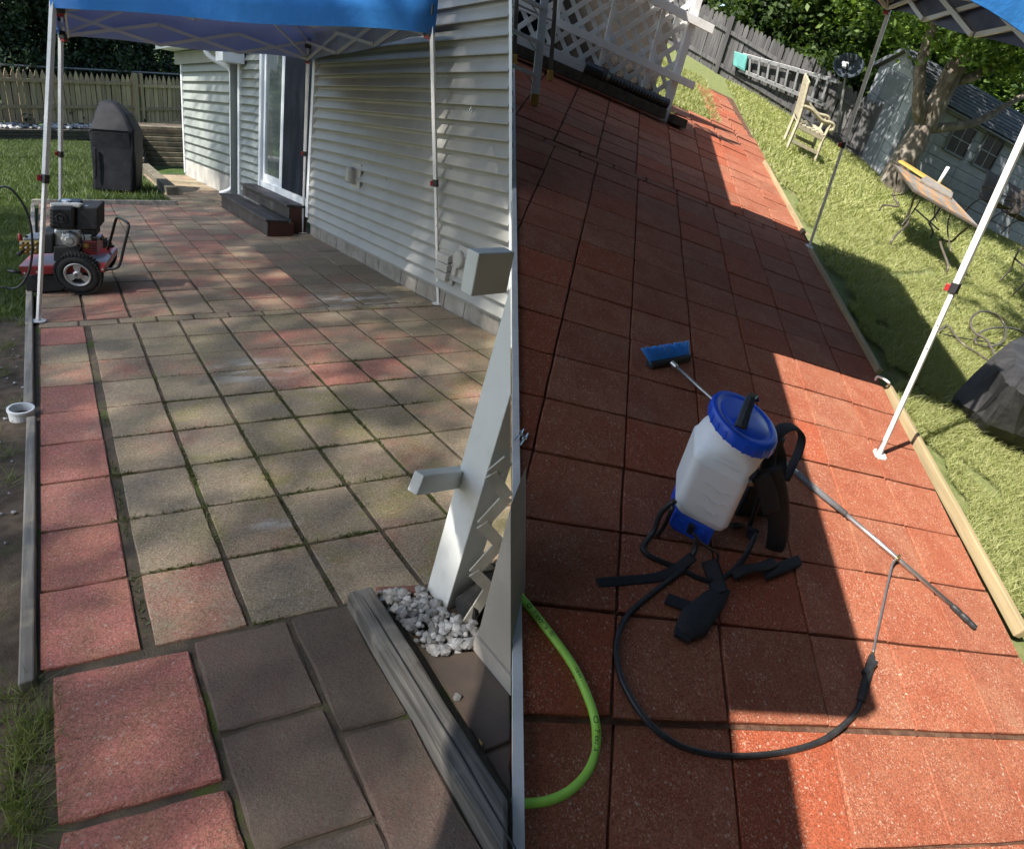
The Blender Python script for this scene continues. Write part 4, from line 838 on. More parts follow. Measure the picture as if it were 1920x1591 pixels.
o = MB().tube(pp_, rad, 14).build('corrugated_pipe', M['black']); tag(o, 'black corrugated drain pipe lying along the lattice', 'pipe')
sp = thing('gutter_length', 'white ribbed gutter length joining the black corrugated pipe', 'gutter', FQ.at(-2.3, .13, .2))
for k in range(4): MB().box(FQ.at(-2.35, .14 + k * .032, .21), FQ.t * .85, FQ.n * (.045 - .004 * (k % 2)), Z * .0145).build('rib', M['trim'], sp)
# ------------------------------------------------------------------ stepladder
f1, f2 = R.px(1001, 198), R.px(1031, 151); LA = Face(f1, R.a); LB = Face(f2, R.a)
t1, t2 = LA.px(1024, -30), LB.px(1042, -10); t1 = f1 + (t1 - f1) * 1.5; t2 = f2 + (t2 - f2) * 1.6
lad = thing('stepladder', 'aluminium stepladder with yellow feet at the patio corner', 'ladder', f1); lw = -unit(R.a) * .52
for sft in (V3(0, 0, 0), lw):
    for (f, t, m, nm) in ((f1, t1, M['trim'], 'front_rail'), (f2, t2, M['bronze'], 'rear_rail')):
        d = unit(t - f); r_ = MB().bar(f + sft, t + sft, .03, .09 if nm == 'front_rail' else .05, unit(R.a)).build(nm, m, lad, bevel=.003)
        MB().bar(f + sft, f + sft + d * .12, .045, .09 if nm == 'front_rail' else .075, unit(R.a)).build('rubber_foot', M['yellow'], r_, bevel=.006)
for k in range(5):
    a = f1 + (t1 - f1) * (.17 + k * .185); MB().box(a + lw / 2, lw / 2, np.cross(unit(lw), Z) * .05, Z * .018).build('step', M['wmetal'], lad, bevel=.003)
    MB().tube([f1 + (t1 - f1) * (.10 + k * .185) + V3(0, 0, 0), a + lw * .3], .008, 6).build('step_brace', M['alu'], lad)
    b = f2 + (t2 - f2) * (.25 + k * .185); MB().tube([b, b + lw], .012, 6).build('rear_brace', M['alu'], lad)
# ------------------------------------------------------------------ grey fence at the back
FN = Face(R.px(1345, 131), R.px(1575, 272) - R.px(1345, 131))
tops = [FN.shp(x, y) for x, y in ((1317, 5), (1392, 43), (1438, 66), (1503, 100), (1556, 131), (1591, 161))]
fen2 = thing('stockade_fence', 'grey weathered pointed picket fence behind garden chair and shed', 'fence', FN.at(1, 0))
tq2 = lambda q: float(np.interp(q, [a[0] for a in tops], [a[1] for a in tops]))
w2 = .135; q = -3.2; rr3 = random.Random(21)
hm = 1.4
def picket2(hp):
    m = MB(); x, n = FN.t, FN.n; hw2 = w2 * .46
    m.prism([x * a + Z * b - n * .01 for a, b in ((-hw2, -.1), (hw2, -.1), (hw2, hp - .10), (hw2 * .5, hp - .02), (0, hp), (-hw2 * .5, hp - .02), (-hw2, hp - .10))], n * .02); me = bpy.data.meshes.new('picket'); me.from_pydata(m.v, [], m.f); me.materials.append(M['fence_r']); return me
pm2 = picket2(1.75)
while q < 5.2:
    o = bpy.data.objects.new('picket', pm2); COL.objects.link(o); o.parent = fen2; o.location = Vector(FN.at(q, tq2(q) - 1.75 + rr3.uniform(-.02, .02), rr3.uniform(-.006, .006)) - np.array(fen2.location)); o.rotation_euler = (0, rr3.uniform(-.01, .01), 0); q += w2
for dh in (.30, 1.05): MB().bar(FN.at(-3.2, tq2(-3) - dh, .04), FN.at(.1, tq2(.1) - dh, .04), .05, .09).build('rail', M['fence_r'], fen2); MB().bar(FN.at(.1, tq2(.1) - dh, .04), FN.at(5.1, tq2(5) - dh, .04), .05, .09).build('rail', M['fence_r'], fen2)
for q in (0, 2.4, 4.4): MB().box(FN.at(q, tq2(q) / 2 - .1, .03), FN.t * .06, FN.n * .06, Z * (tq2(q) / 2 + .14)).build('post', M['fence_r'], fen2, bevel=.006)
# long ladder hung on the fence
hl = thing('hanging_ladder', 'aluminium extension ladder hung lengthwise on the grey fence', 'ladder', FN.px(1480, 165, .2))
ra, rb = FN.px(1392, 103, .16), FN.px(1570, 153, .16); la, lb = FN.px(1386, 131, .16), FN.px(1548, 198, .16)
MB().bar(ra, rb, .05, .085).build('side_rail', M['gmetal'], hl, bevel=.003); MB().bar(la, lb, .05, .085).build('side_rail', M['gmetal'], hl, bevel=.003)
for k in range(9): MB().bar(la + (lb - la) * (.12 + k * .103), ra + (rb - ra) * (.09 + k * .103), .05, .05).build('rung', M['gmetal'], hl)
o = MB(); c1, c2 = FN.px(1379, 97, .22), FN.px(1403, 134, .22)
tb = thing('teal_box', 'teal plastic box hooked at the end of the hanging ladder', 'box', FN.px(1390, 130, .2))
MB().prism([FN.px(1377, 96, .25), FN.px(1402, 104, .25), FN.px(1396, 134, .25), FN.px(1374, 122, .25)], -FN.n * .2).build('shell', M['teal'], tb, bevel=.01)
MB().prism([FN.px(1384, 104, .256), FN.px(1400, 109, .256), FN.px(1395, 130, .256), FN.px(1382, 123, .256)], FN.n * .004).build('inset_panel', M['teal'], tb)
# ------------------------------------------------------------------ teak garden chair
O_, Fo, Rl = R.px(1476, 277), R.px(1528, 302), R.px(1464, 243)
ex, ey = Fo - O_, Rl - O_; exu, eyu = unit(ex), unit(ey); H_ = hgt(O_, 1501, 153); ey = eyu * .74
ch = thing('garden_chair', 'weathered teak garden armchair standing on the sunlit lawn', 'chair', O_)
P = lambda a, b, h: O_ + ex * a + ey * b + Z * h
bs = .06
for b in (0, 1):
    MB().tube([P(.0, b, 0), P(.03, b, H_*.42), P(.0, b, H_*.62), P(-.10, b, H_*(1.0 if b == 0 else 1.06))], .036, 4).build('back_leg', M['teak'], ch, bevel=.006)
    MB().tube([P(1., b, 0), P(.97, b, H_*.32), P(1.02, b, H_*.60)], .034, 4).build('front_leg', M['teak'], ch, bevel=.006)
    ap = spline([P(-.04, b, H_*.66), P(.3, b, H_*.67), P(.7, b, H_*.60), P(1.02, b, H_*.625), P(1.14, b, H_*.60), P(1.13, b, H_*.52), P(1.04, b, H_*.53)], 6)
    MB().tube(ap, [.034] * (len(ap) - 6) + [.034, .034, .036, .038, .036, .03], 8).build('armrest', M['teak'], ch, smooth=True)
    MB().bar(P(.03, b, H_*.13), P(.97, b, H_*.13), .03, .06).build('stretcher', M['teak'], ch); MB().bar(P(.03, b, H_*.37), P(.97, b, H_*.36), .035, .08).build('seat_rail', M['teak'], ch, bevel=.004)
for k in range(6): MB().bar(P(.08 + k * .165, -.02, H_*.41), P(.08 + k * .165, 1.02, H_*.41), .085, .022).build('seat_slat', M['teak'], ch, bevel=.004)
MB().bar(P(-.09, -.02, H_*.97), P(-.09, 1.02, H_*1.0), .035, .10).build('top_rail', M['teak'], ch, bevel=.006); MB().bar(P(.0, 0, H_*.5), P(.0, 1, H_*.5), .03, .07).build('back_rail', M['teak'], ch)
for k in range(6): MB().bar(P(.005, .1 + k * .16, H_*.5), P(-.08, .1 + k * .16, H_*.96), .055, .016, ey).build('back_slat', M['teak'], ch)
# ------------------------------------------------------------------ satellite dish
dc = FN.px(1591, 123, .5); dn_ = unit(unit(EYE - dc) + V3(.1, 0, .25)); dk_ = np.linalg.norm(FN.px(1601, 123, .5) - dc) / 10
dish = thing('satellite_dish', 'slate grey oval satellite dish with black emblem above the fence', 'satellite dish', FN.at(FN.shp(1591, 160, .5)[0], .2, .5))
xr = unit(np.cross(Z, dn_)); xr = xr if proj(dc + xr)[0] > proj(dc)[0] else -xr; yu = np.cross(dn_, xr); yu = yu if yu[2] > 0 else -yu
mb = MB(); rings_ = []
for f, dp in ((1.0, .0), (.98, .012), (.75, -.035), (.45, -.07), (.15, -.085), (.01, -.087)): rings_.append([dc + (xr * math.cos(a) * 30 * dk_ + yu * math.sin(a) * 23 * dk_) * f + dn_ * dp for a in np.linspace(0, 2*math.pi, 33)[:-1]])
mb.loft(rings_, cap=False); dsh = mb.build('reflector', M['dish'], dish, smooth=True)
ps = dc - yu * 20 * dk_; MB().tube([dc - yu * 8 * dk_ + dn_ * .02, ps + dn_ * .12, ps + dn_ * .1], .02, 8).build('arm', M['black'], dish); MB().tube([dc - dn_ * .1 - yu * .02, FN.at(FN.shp(1597, 180, .2)[0], .2, .2)], .03, 8).build('mast', M['gmetal'], dish)
MB().bar(dc - yu * 9 * dk_ + dn_ * .02, dc + dn_ * .28 - xr * 7 * dk_ - yu * 2 * dk_, .03, .03).build('feed_arm', M['black'], dish)
cl_ = dc - xr * 8 * dk_ + yu * 1.5 * dk_ + dn_ * .05; MB().box(cl_, xr * 6.5 * dk_, yu * 2.6 * dk_, dn_ * .03).build('lnb_head', M['trim'], dish, bevel=.01); MB().box(cl_ - yu * 4 * dk_, xr * 4 * dk_, yu * 2.5 * dk_, dn_ * .025).build('lnb_body', M['trim'], dish, bevel=.01)
E1 = lambda x, y, z=.0: dc + xr * x * dk_ + yu * y * dk_ + dn_ * (z - .03)
arc = [(math.cos(a), math.sin(a)) for a in np.linspace(-math.pi/2, math.pi/2, 9)]
em = MB().prism([E1(-3.5, 9.5)] + [E1(1.5 + 5.5 * c, 14 + 4.5 * s_) for c, s_ in arc] + [E1(-3.5, 18.5)], dn_ * .045).build('emblem', M['ink'], dish)
MB().prism([E1(-3.6, 10.4, .047)] + [E1(-1.2 + 4.2 * c, 15.5 + 3.4 * s_, .047) for c, s_ in arc[1:6]] + [E1(-.4, 13.2, .047)], dn_ * .004).build('emblem_swoosh', M['dish'], dish)
# ------------------------------------------------------------------ shed
S0, S1, S2 = R.px(1587, 272), R.px(1650, 329), R.px(1905, 455)
FS = Face(S0, S1 - S0); FL2 = Face(S1, S2 - S1)
shed = thing('garden_shed', 'grey garden shed with slate door and shingle roof under the tree', 'shed', S1)
gw = np.linalg.norm(S1 - S0); he0, he1 = FS.shp(1654, 123)[1], FS.shp(1723, 151)[1]; hap = FS.shp(1709, 94); eh = (he0 + he1) / 2; qap = gw * .5; hapx = max(hap[1], eh + .35)
nb_ = 9
for k in range(nb_):
    for s_, (a, b) in enumerate(((0, .33), (.33, .68), (.68, 1.0))): MB().box(FS.at(gw * (a + b) / 2, eh * (k + .5) / nb_, -.02 + .003 * ((k + s_) % 2)), FS.t * (gw * (b - a) / 2 - .004), FS.n * .02, Z * (eh / nb_ / 2 - .005)).build('wall_board', M['shed'], shed)
MB().prism([FS.at(0, -.05, -.03), FS.at(gw, -.05, -.03), FS.at(gw, eh, -.03), FS.at(qap, hapx, -.03), FS.at(0, eh, -.03)], -FS.n * .05).build('gable_wall', M['shed_door'], shed)
for k in range(3):
    f0, f1_ = k / 3, (k + 1) / 3; MB().prism([FS.at(qap * f0, eh + (hapx - eh) * f0 + .004, -.02), FS.at(gw - (gw - qap) * f0, eh + (hapx - eh) * f0 + .004, -.02), FS.at(gw - (gw - qap) * f1_, eh + (hapx - eh) * f1_ - .004, -.02), FS.at(qap * f1_, eh + (hapx - eh) * f1_ - .004, -.02)], FS.n * .02).build('gable_board', M['shed'], shed)
dqs = [FS.shp(x, y) for x, y in ((1669, 131), (1709, 151), (1631, 317), (1606, 279))]
dq0, dq1 = (dqs[0][0] + dqs[3][0]) / 2, (dqs[1][0] + dqs[2][0]) / 2; dh1 = (dqs[0][1] + dqs[1][1]) / 2
for k in range(3): MB().box(FS.at((dq0 + dq1) / 2, .06 + dh1 * (k + .5) / 3.1, .012), FS.t * (dq1 - dq0) / 2, FS.n * .012, Z * (dh1 / 6.2 - .006)).build('door_panel', M['shed_door'], shed)
for qx in (dq0 - .03, dq1 + .03): MB().box(FS.at(qx, dh1 / 2, .015), FS.t * .025, FS.n * .018, Z * (dh1 / 2)).build('door_trim', M['shed'], shed)
ll = np.linalg.norm(S2 - S1) + 1.0
for k in range(nb_):
    for j in range(6): MB().box(FL2.at(ll * (j + .5) / 6, eh * (k + .5) / nb_, -.02 + .003 * ((k + j) % 2)), FL2.t * (ll / 12 - .004), FL2.n * .02, Z * (eh / nb_ / 2 - .005)).build('wall_board', M['shed'], shed)
MB().prism([FL2.at(0, -.05, -.05), FL2.at(ll, -.05, -.05), FL2.at(ll, eh, -.05), FL2.at(0, eh, -.05)], -FL2.n * .05).build('side_wall', M['shed_door'], shed)
MB().box(S1 + Z * eh / 2 + FL2.n * .005 + FS.n * .005, FS.t * .05, FL2.t * .05, Z * (eh / 2)).build('corner_board', M['shed'], shed)
for wx in (((1793, 233), (1833, 242), (1805, 294), (1771, 279)), ((1852, 251), (1884, 269), (1852, 320), (1824, 305))):
    c4 = [FL2.shp(*a) for a in wx]; q0_, q1_ = (c4[0][0] + c4[3][0]) / 2, (c4[1][0] + c4[2][0]) / 2; h1_, h0_ = (c4[0][1] + c4[1][1]) / 2, (c4[2][1] + c4[3][1]) / 2
    wdw = MB().box(FL2.at((q0_ + q1_) / 2, (h0_ + h1_) / 2, .006), FL2.t * (q1_ - q0_) / 2, FL2.n * .006, Z * (h1_ - h0_) / 2).build('window', M['wglass'], shed); fr_ = .035
    for (a, b, c_, d_) in ((q0_ - fr_, q1_ + fr_, h1_, h1_ + fr_), (q0_ - fr_, q1_ + fr_, h0_ - fr_ * 1.4, h0_), (q0_ - fr_, q0_, h0_, h1_), (q1_, q1_ + fr_, h0_, h1_)): MB().box(FL2.at((a + b) / 2, (c_ + d_) / 2, .02), FL2.t * (b - a) / 2, FL2.n * .022, Z * (d_ - c_) / 2).build('window_frame', M['shed_door'], wdw)
    MB().box(FL2.at((q0_ + q1_) / 2, (h0_ + h1_) / 2, .016), FL2.t * .01, FL2.n * .006, Z * (h1_ - h0_) / 2).build('muntin', M['shed'], wdw); MB().box(FL2.at((q0_ + q1_) / 2, (h0_ + h1_) / 2, .017), FL2.t * (q1_ - q0_) / 2, FL2.n * .006, Z * .01).build('muntin', M['shed'], wdw)
rid0 = FS.at(qap, hapx + .02, .1); e0 = FS.at(gw, eh, .1) + FL2.n * .14 - Z * .10; nrow = 9
for k in range(nrow):
    a, b = e0 + (rid0 - e0) * k / nrow, e0 + (rid0 - e0) * (k + 1.12) / nrow; up_ = unit(np.cross(FL2.t, b - a)); up_ = up_ if up_[2] > 0 else -up_
    for j in range(8):
        o1, o2 = FL2.t * (ll + .2) * (j + (.3 if k % 2 else 0)) / 8, FL2.t * (ll + .2) * (j + 1 + (.3 if k % 2 else 0)) / 8 - FL2.t * .008
        MB().prism([a + o1 + up_ * .014, a + o2 + up_ * .014, b + o2, b + o1], up_ * .008).build('shingle', M['shingle'], shed)
MB().prism([e0 - Z * .02, e0 + FL2.t * (ll + .3) - Z * .02, rid0 + FL2.t * (ll + .3) - Z * .02, rid0 - Z * .02], -Z * .03).build('roof_deck', M['shed_door'], shed)
e1 = FS.at(0, eh, .1) - FL2.n * .1 - Z * .08; MB().prism([e1, e1 + FL2.t * ll, rid0 + FL2.t * ll, rid0], -Z * .04).build('roof_slope', M['shingle'], shed)
for a, b in ((e0, rid0), (e1, rid0)): MB().bar(a + FS.n * .02, b + FS.n * .02, .03, .08).build('barge_board', M['shed_door'], shed)
# neighbour's building behind the shed roof
FB = Face(S1 - FL2.n * 4.5, FL2.t); nb2 = thing('neighbour_house', 'pale panelled building glimpsed behind the shed roof', 'house', FB.P)
for k in range(5):
    for j in range(3): MB().box(FB.at(4.0 + j * 1.0, eh - .2 + k * .42, 0), FB.t * .495, FB.n * .03, Z * .205).build('wall_panel', M['shed'], nb2)
MB().box(FB.at(5, .9, -.2), FB.t * 1.5, FB.n * .1, Z * 2.6).build('wall', M['shed_door'], nb2)
# ------------------------------------------------------------------ patio table
TH = .74; c1, c2, c3 = R.px(1674, 306, TH), R.px(1713, 356, TH), R.px(1838, 427, TH); c4 = c1 + c3 - c2
tab = thing('patio_table', 'tile topped patio table with curved bronze legs on the lawn', 'table', R.px(1720, 430)); ta, tb_ = c3 - c2, c1 - c2
MB().prism([c2 - Z*.03, c3 - Z*.03, c4 - Z*.03, c1 - Z*.03], Z * .028).build('table_top', M['bronze'], tab, bevel=.006)
for i in range(9):
    for j in range(3): MB().prism([c2 + ta * (.02 + .96 * (i + a) / 9) + tb_ * (.03 + .94 * (j + b) / 3) for a, b in ((.02, .02), (.98, .02), (.98, .98), (.02, .98))], Z * .008).build('top_tile', M['tan_tile'] if (i + j) % 2 else M['grey_tile'], tab)
for corner, ft in ((c1, (1648, 396)), (c2, (1668, 459)), (c3, (1774, 512)), (c4, None)):
    f = R.px(*ft) if ft else R.at(*(c4 + (c4 - c2) * .05)[:2]); m_ = (c1 + c2 + c3 + c4) / 4; a = corner + (m_ - corner) * .15 - Z * .03
    MB().tube(spline([a, a + (m_ - a) * .12 - Z * .22, a + (m_ - a) * .2 - Z * .38, (a + f) / 2 * .6 + (m_ - Z * .42) * .4 - Z * .08, f + Z * .12 + (m_ - f) * V3(.05, .05, 0), f], 5), .018, 8).build('leg', M['bronze'], tab, smooth=True)
    MB().tube(spline([a + (m_ - a) * .5, a + (m_ - a) * .4 - Z * .25, f + Z * .3 + (m_ - f) * V3(.12, .12, 0)], 5), .011, 6).build('leg_brace', M['bronze'], tab, smooth=True)
MB().tube([c1*.6 + c3*.4 - Z*.35, c1*.3 + c3*.7 - Z*.38], .012, 6).build('stretcher', M['bronze'], tab)
yb = [R.px(x, y, TH + .02) for x, y in ((1684, 304), (1690, 303), (1783, 361), (1776, 364))]; o = MB().prism(yb, Z * .03).build('yellow_plank', M['yellow'], bevel=.004); tag(o, 'yellow plank lying along the back of the patio table', 'plank')
gbq = [R.px(x, y, TH + .01) for x, y in ((1724, 341), (1735, 334), (1785, 366), (1783, 374))]; o = MB().prism(gbq, Z * .045).build('grey_plank', M['grey_tile'], bevel=.008); tag(o, 'grey slab of board lying on the patio table', 'board')
p0_ = R.px(1759, 345, TH + .03); o = MB().tube([p0_, Face(p0_, R.a).px(1778, 313)], .03, 10).build('white_tube', M['trim'], smooth=True); tag(o, 'short white tube leaning up from the patio table', 'tube')
def sling_chair(O, fw, sd, label):
    c = thing('sling_chair', label, 'chair', O, 'brown sling patio chairs'); P = lambda a, b, h: O + fw * a + sd * b + Z * h
    sec = spline([P(.48, 0, .44), P(.25, 0, .40), P(.02, 0, .40), P(-.04, 0, .55), P(-.10, 0, .85), P(-.20, 0, 1.02)], 4)
    MB().sheet([[p + sd * -.26 for p in sec], [p - Z * .012 for p in sec], [p + sd * .26 for p in sec]]).build('sling', M['sling'], c, smooth=True)
    for b in (-.27, .27):
        MB().tube([p + sd * b for p in sec], .015, 6).build('side_tube', M['bronze'], c, smooth=True)
        MB().tube(spline([P(.5, b, .0), P(.42, b, .25), P(.46, b, .44), P(.44, b, .62), P(.2, b, .66), P(-.08, b, .64)], 4), .014, 6).build('arm_leg', M['bronze'], c, smooth=True)
        MB().tube(spline([P(-.22, b, .0), P(-.1, b, .25), P(.05, b, .40)], 4), .014, 6).build('rear_leg', M['bronze'], c, smooth=True)
    MB().tube([P(-.15, -.27, .15), P(-.15, .27, .15)], .01, 6).build('cross_tube', M['bronze'], c)
    return c
sling_chair(FL2.at(FL2.shp(1790, 400)[0], 0, .75), FL2.n, FL2.t, 'brown sling patio chair behind the table, left of its twin')
sling_chair(FL2.at(FL2.shp(1832, 420)[0], -.03, .75), FL2.n, FL2.t, 'brown sling patio chair behind the table, nearest the right edge')
sling_chair(R.px(1925, 560), unit(-R.a + .2 * R.b), unit(R.b), 'brown sling patio chair cut off by the right edge on the lawn')
# ------------------------------------------------------------------ coiled hose and covered thing at the right edge
def gpath(G, pts, n=8): return spline([G.px(x, y, h) for x, y, h in pts], n)
o = MB().tube(gpath(R, [(1760, 622, .015), (1777, 611, .015), (1800, 640, .02), (1832, 662, .02), (1866, 680, .02), (1852, 640, .08), (1826, 622, .05), (1820, 600, .10), (1838, 584, .16), (1868, 590, .16), (1884, 612, .10), (1880, 640, .03), (1850, 650, .02), (1828, 640, .03), (1840, 622, .05), (1870, 614, .06), (1905, 617, .04), (1930, 630, .02)]), .013, 8).build('garden_hose', M['bronze'], smooth=True); tag(o, 'loosely coiled grey brown hose lying on the lawn', 'hose')
o = MB().tube(gpath(R, [(1768, 626, .015), (1800, 633, .015), (1845, 640, .015), (1880, 648, .015), (1920, 655, .015)]), .008, 6).build('cable', M['hose'], smooth=True); tag(o, 'thin dark cable lying straight under the coiled hose', 'cable')
cg = thing('covered_furniture', 'black dusty cover over an object at the right edge of the lawn', 'cover', R.px(1860, 790))
rgk = random.Random(9); jt = lambda P_: P_ + V3(rgk.uniform(-1, 1), rgk.uniform(-1, 1), rgk.uniform(-.5, .5)) * .020
def cpoly(lst, n=5):
    P_ = [R.px(*a) for a in lst]; return [jt(P_[i] + (P_[(i+1) % len(P_)] - P_[i]) * k / n) for i in range(len(P_)) for k in range(n)]
rr_ = [cpoly([(1785, 752, 0), (1843, 813, 0), (1905, 840, 0), (1995, 850, 0), (2020, 760, 0), (1900, 690, 0)]), cpoly([(1787, 738, .05), (1850, 794, .12), (1910, 818, .16), (1995, 830, .16), (2015, 745, .12), (1898, 680, .10)]),
       cpoly([(1822, 702, .24), (1868, 752, .32), (1918, 778, .36), (1992, 790, .36), (2008, 720, .34), (1905, 664, .32)]), cpoly([(1861, 666, .42), (1886, 716, .50), (1924, 740, .52), (1988, 750, .52), (1998, 690, .52), (1912, 640, .50)]), cpoly([(1892, 640, .52), (1904, 690, .56), (1930, 706, .58), (1980, 712, .58), (1988, 670, .58), (1922, 628, .56)])]
co = MB().loft(rr_).build('cover', M['cover_r'], cg)
MB().bar(rr_[3][5] + unit(EYE - rr_[3][5]) * .02, rr_[0][3] + unit(EYE - rr_[0][3]) * .02 + Z * .03, .035, .012, EYE - rr_[0][3]).build('strap', M['strap'], cg)
MB().tube([P_ + Z * .012 for P_ in rr_[0]] + [rr_[0][0] + Z * .012], .009, 6).build('hem', M['cover_r'], cg)
o = MB().tube(gpath(R, [(1641, 712, .03), (1645, 706, .07), (1655, 709, .08), (1666, 717, .08), (1667, 722, .04)]), .010, 8).build('white_clip', M['trim'], smooth=True); tag(o, 'white plastic hook bridging the gap between two edging timbers', 'hook')
pg = R.px(1641, 850); o = MB().tube([pg, pg + Z * .11], .005, 6).build('tent_peg', M['steel']); tag(o, 'thin metal peg standing in the near tent foot', 'peg')
# ------------------------------------------------------------------ foliage
def leaves(centers, radii, per, size, rng, flat=.8, droop=0):
    """diamond leaves scattered round the given clump centres"""
    C_ = np.repeat(np.asarray(centers, float), per, 0); r_ = np.repeat(np.asarray(radii, float), per)[:, None]; n = len(C_)
    d = rng.normal(size=(n, 3)); d /= np.linalg.norm(d, axis=1)[:, None]; p = C_ + d * r_ * (rng.random((n, 1)) ** .5) * np.array([1, 1, flat])
    a = rng.normal(size=(n, 3)); a[:, 2] = a[:, 2] * .55 - droop; a /= np.linalg.norm(a, axis=1)[:, None]; b = np.cross(a, rng.normal(size=(n, 3))); b /= np.linalg.norm(b, axis=1)[:, None]
    s = size * rng.uniform(.6, 1.3, (n, 1)); return np.stack([p - a * s, p + b * s * .55, p + a * s, p - b * s * .55], 1).reshape(-1, 3)
def crown(c, rx, ry, rz, ncl, rng, shell=.5, cr=.22):
    d = rng.normal(size=(ncl, 3)); d /= np.linalg.norm(d, axis=1)[:, None]; k = shell + (1 - shell) * rng.random((ncl, 1)) ** .6
    lump = 1 + .18 * np.sin(d[:, :1] * 5 + 1.3) * np.cos(d[:, 1:2] * 4); P = np.asarray(c) + d * k * lump * np.array([rx, ry, rz]); return P, np.full(ncl, cr * (rx + ry + rz) / 3) * rng.uniform(.6, 1.3, ncl)
def tree(name, label, base, h, c_off, rad, mleaf, ncl, per, size, seed, trunk=.22, group=None, limbs=5, shell=.5, lean=(0, 0)):
    rng = np.random.default_rng(seed); t = thing(name, label, 'tree', base, group); base = np.asarray(base, float); cc = base + np.array([*lean, 0]) + Z * c_off
    tp = spline([base - Z * .3, base + Z * h * .3 + V3(rng.normal() * .1, rng.normal() * .1, 0), base + (cc - base) * .75, cc + Z * rad[2] * .4], 4); tk = MB().tube(tp, list(np.linspace(trunk, trunk * .25, len(tp))), 8).build('trunk', M['bark'], t, smooth=True)
    for i in range(limbs):
        a = rng.uniform(0, 6.28); s0 = base + (cc - base) * rng.uniform(.5, .95); e = cc + V3(math.cos(a) * rad[0] * .7, math.sin(a) * rad[1] * .7, rng.uniform(-.3, .6) * rad[2])
        MB().tube(spline([s0, (s0 + e) / 2 + Z * .2, e], 4), list(np.linspace(trunk * .4, trunk * .08, 9)), 6).build('limb', M['bark'], tk, smooth=True)
    C_, r_ = crown(cc, *rad, ncl, rng, shell); bigmesh('crown', leaves(C_, r_, per, size, rng), 4, mleaf, t); return t
# dark cedars behind the left fence
rngt = random.Random(31)
for k, (x, d, w_, h_) in enumerate(((-6, 2.0, 1.5, 7.5), (48, 1.6, 1.4, 8.5), (95, 2.3, 1.5, 8), (150, 1.7, 1.5, 8.5), (198, 2.2, 1.5, 8), (246, 1.7, 1.45, 8.5), (290, 2.2, 1.5, 8), (335, 1.8, 1.5, 8.2), (380, 2.3, 1.5, 8))):
    q = FF.shp(x, 140)[0]; b = FF.at(q, -.2, -d); rng = np.random.default_rng(100 + k)
    t = thing('cedar_tree', 'dark columnar cedar behind the brown fence, %s from the left' % ('first', 'second', 'third', 'fourth', 'fifth', 'sixth', 'seventh', 'eighth', 'ninth')[k], 'tree', b, 'cedars behind the fence')
    MB().tube([b - Z * .3, b + Z * h_ * .5, b + Z * h_ * .9], [.16, .1, .03], 8).build('trunk', M['bark'], t, smooth=True)
    n = 900; hh_ = rng.random(n); rad_ = w_ * (1 - hh_ ** 2.2) * (.55 + .45 * rng.random(n)) * (1 + .2 * np.sin(hh_ * 30)); a = rng.uniform(0, 6.28, n)
    C_ = np.stack([b[0] + rad_ * np.cos(a), b[1] + rad_ * np.sin(a), b[2] + .4 + hh_ * h_], 1); bigmesh('crown', leaves(C_, np.full(n, .28), 15, .085, rng, 1.4, -.7), 4, M['leaf_l'], t)
# maple with forked trunk in front of the shed
mb0 = R.px(1672, 350); FM = Face(mb0, FL2.t); mk = np.linalg.norm(FM.px(1682, 330) - FM.px(1672, 330)) / 10
mp = thing('maple_tree', 'forked maple tree with low branch standing in front of the shed', 'tree', mb0)
tk = MB().tube(spline([mb0 - Z * .2, FM.px(1690, 312), FM.px(1714, 268), FM.px(1730, 236)], 5), list(np.linspace(26, 17, 16) * mk), 12).build('trunk', M['bark'], mp, smooth=True)
for pts_, r0, r1 in (([(1730, 240), (1722, 205), (1724, 160), (1727, 120), (1740, 78), (1757, 35), (1770, -10)], 10, 7), ([(1733, 242), (1758, 192), (1788, 132), (1812, 88), (1836, 45), (1850, 0)], 17, 12), ([(1742, 242), (1780, 238), (1822, 231), (1860, 214), (1900, 190), (1935, 170)], 8, 4.5), ([(1773, 166), (1800, 151), (1830, 142), (1872, 118), (1915, 90)], 9, 5)):
    pth = spline([FM.px(x, y, .1 * math.sin(i)) for i, (x, y) in enumerate(pts_)], 5); MB().tube(pth, list(np.linspace(r0, r1, len(pth)) * mk), 9).build('limb', M['bark'], tk, smooth=True)
rng = np.random.default_rng(77); cc = FM.px(1880, -150); C1, r1 = crown(cc + FM.n * .3, 3.4, 3.4, 2.2, 260, rng, .35, .2)
low_ = np.array([FM.px(rng.uniform(1800, 1945), rng.uniform(20, 140), rng.uniform(-1.0, 1.2)) for _ in range(34)]); C1 = np.concatenate([C1, low_]); r1 = np.concatenate([r1, np.full(34, .34)])
bigmesh('crown', leaves(C1, r1, 75, .075, rng), 4, M['leaf_r'], mp)
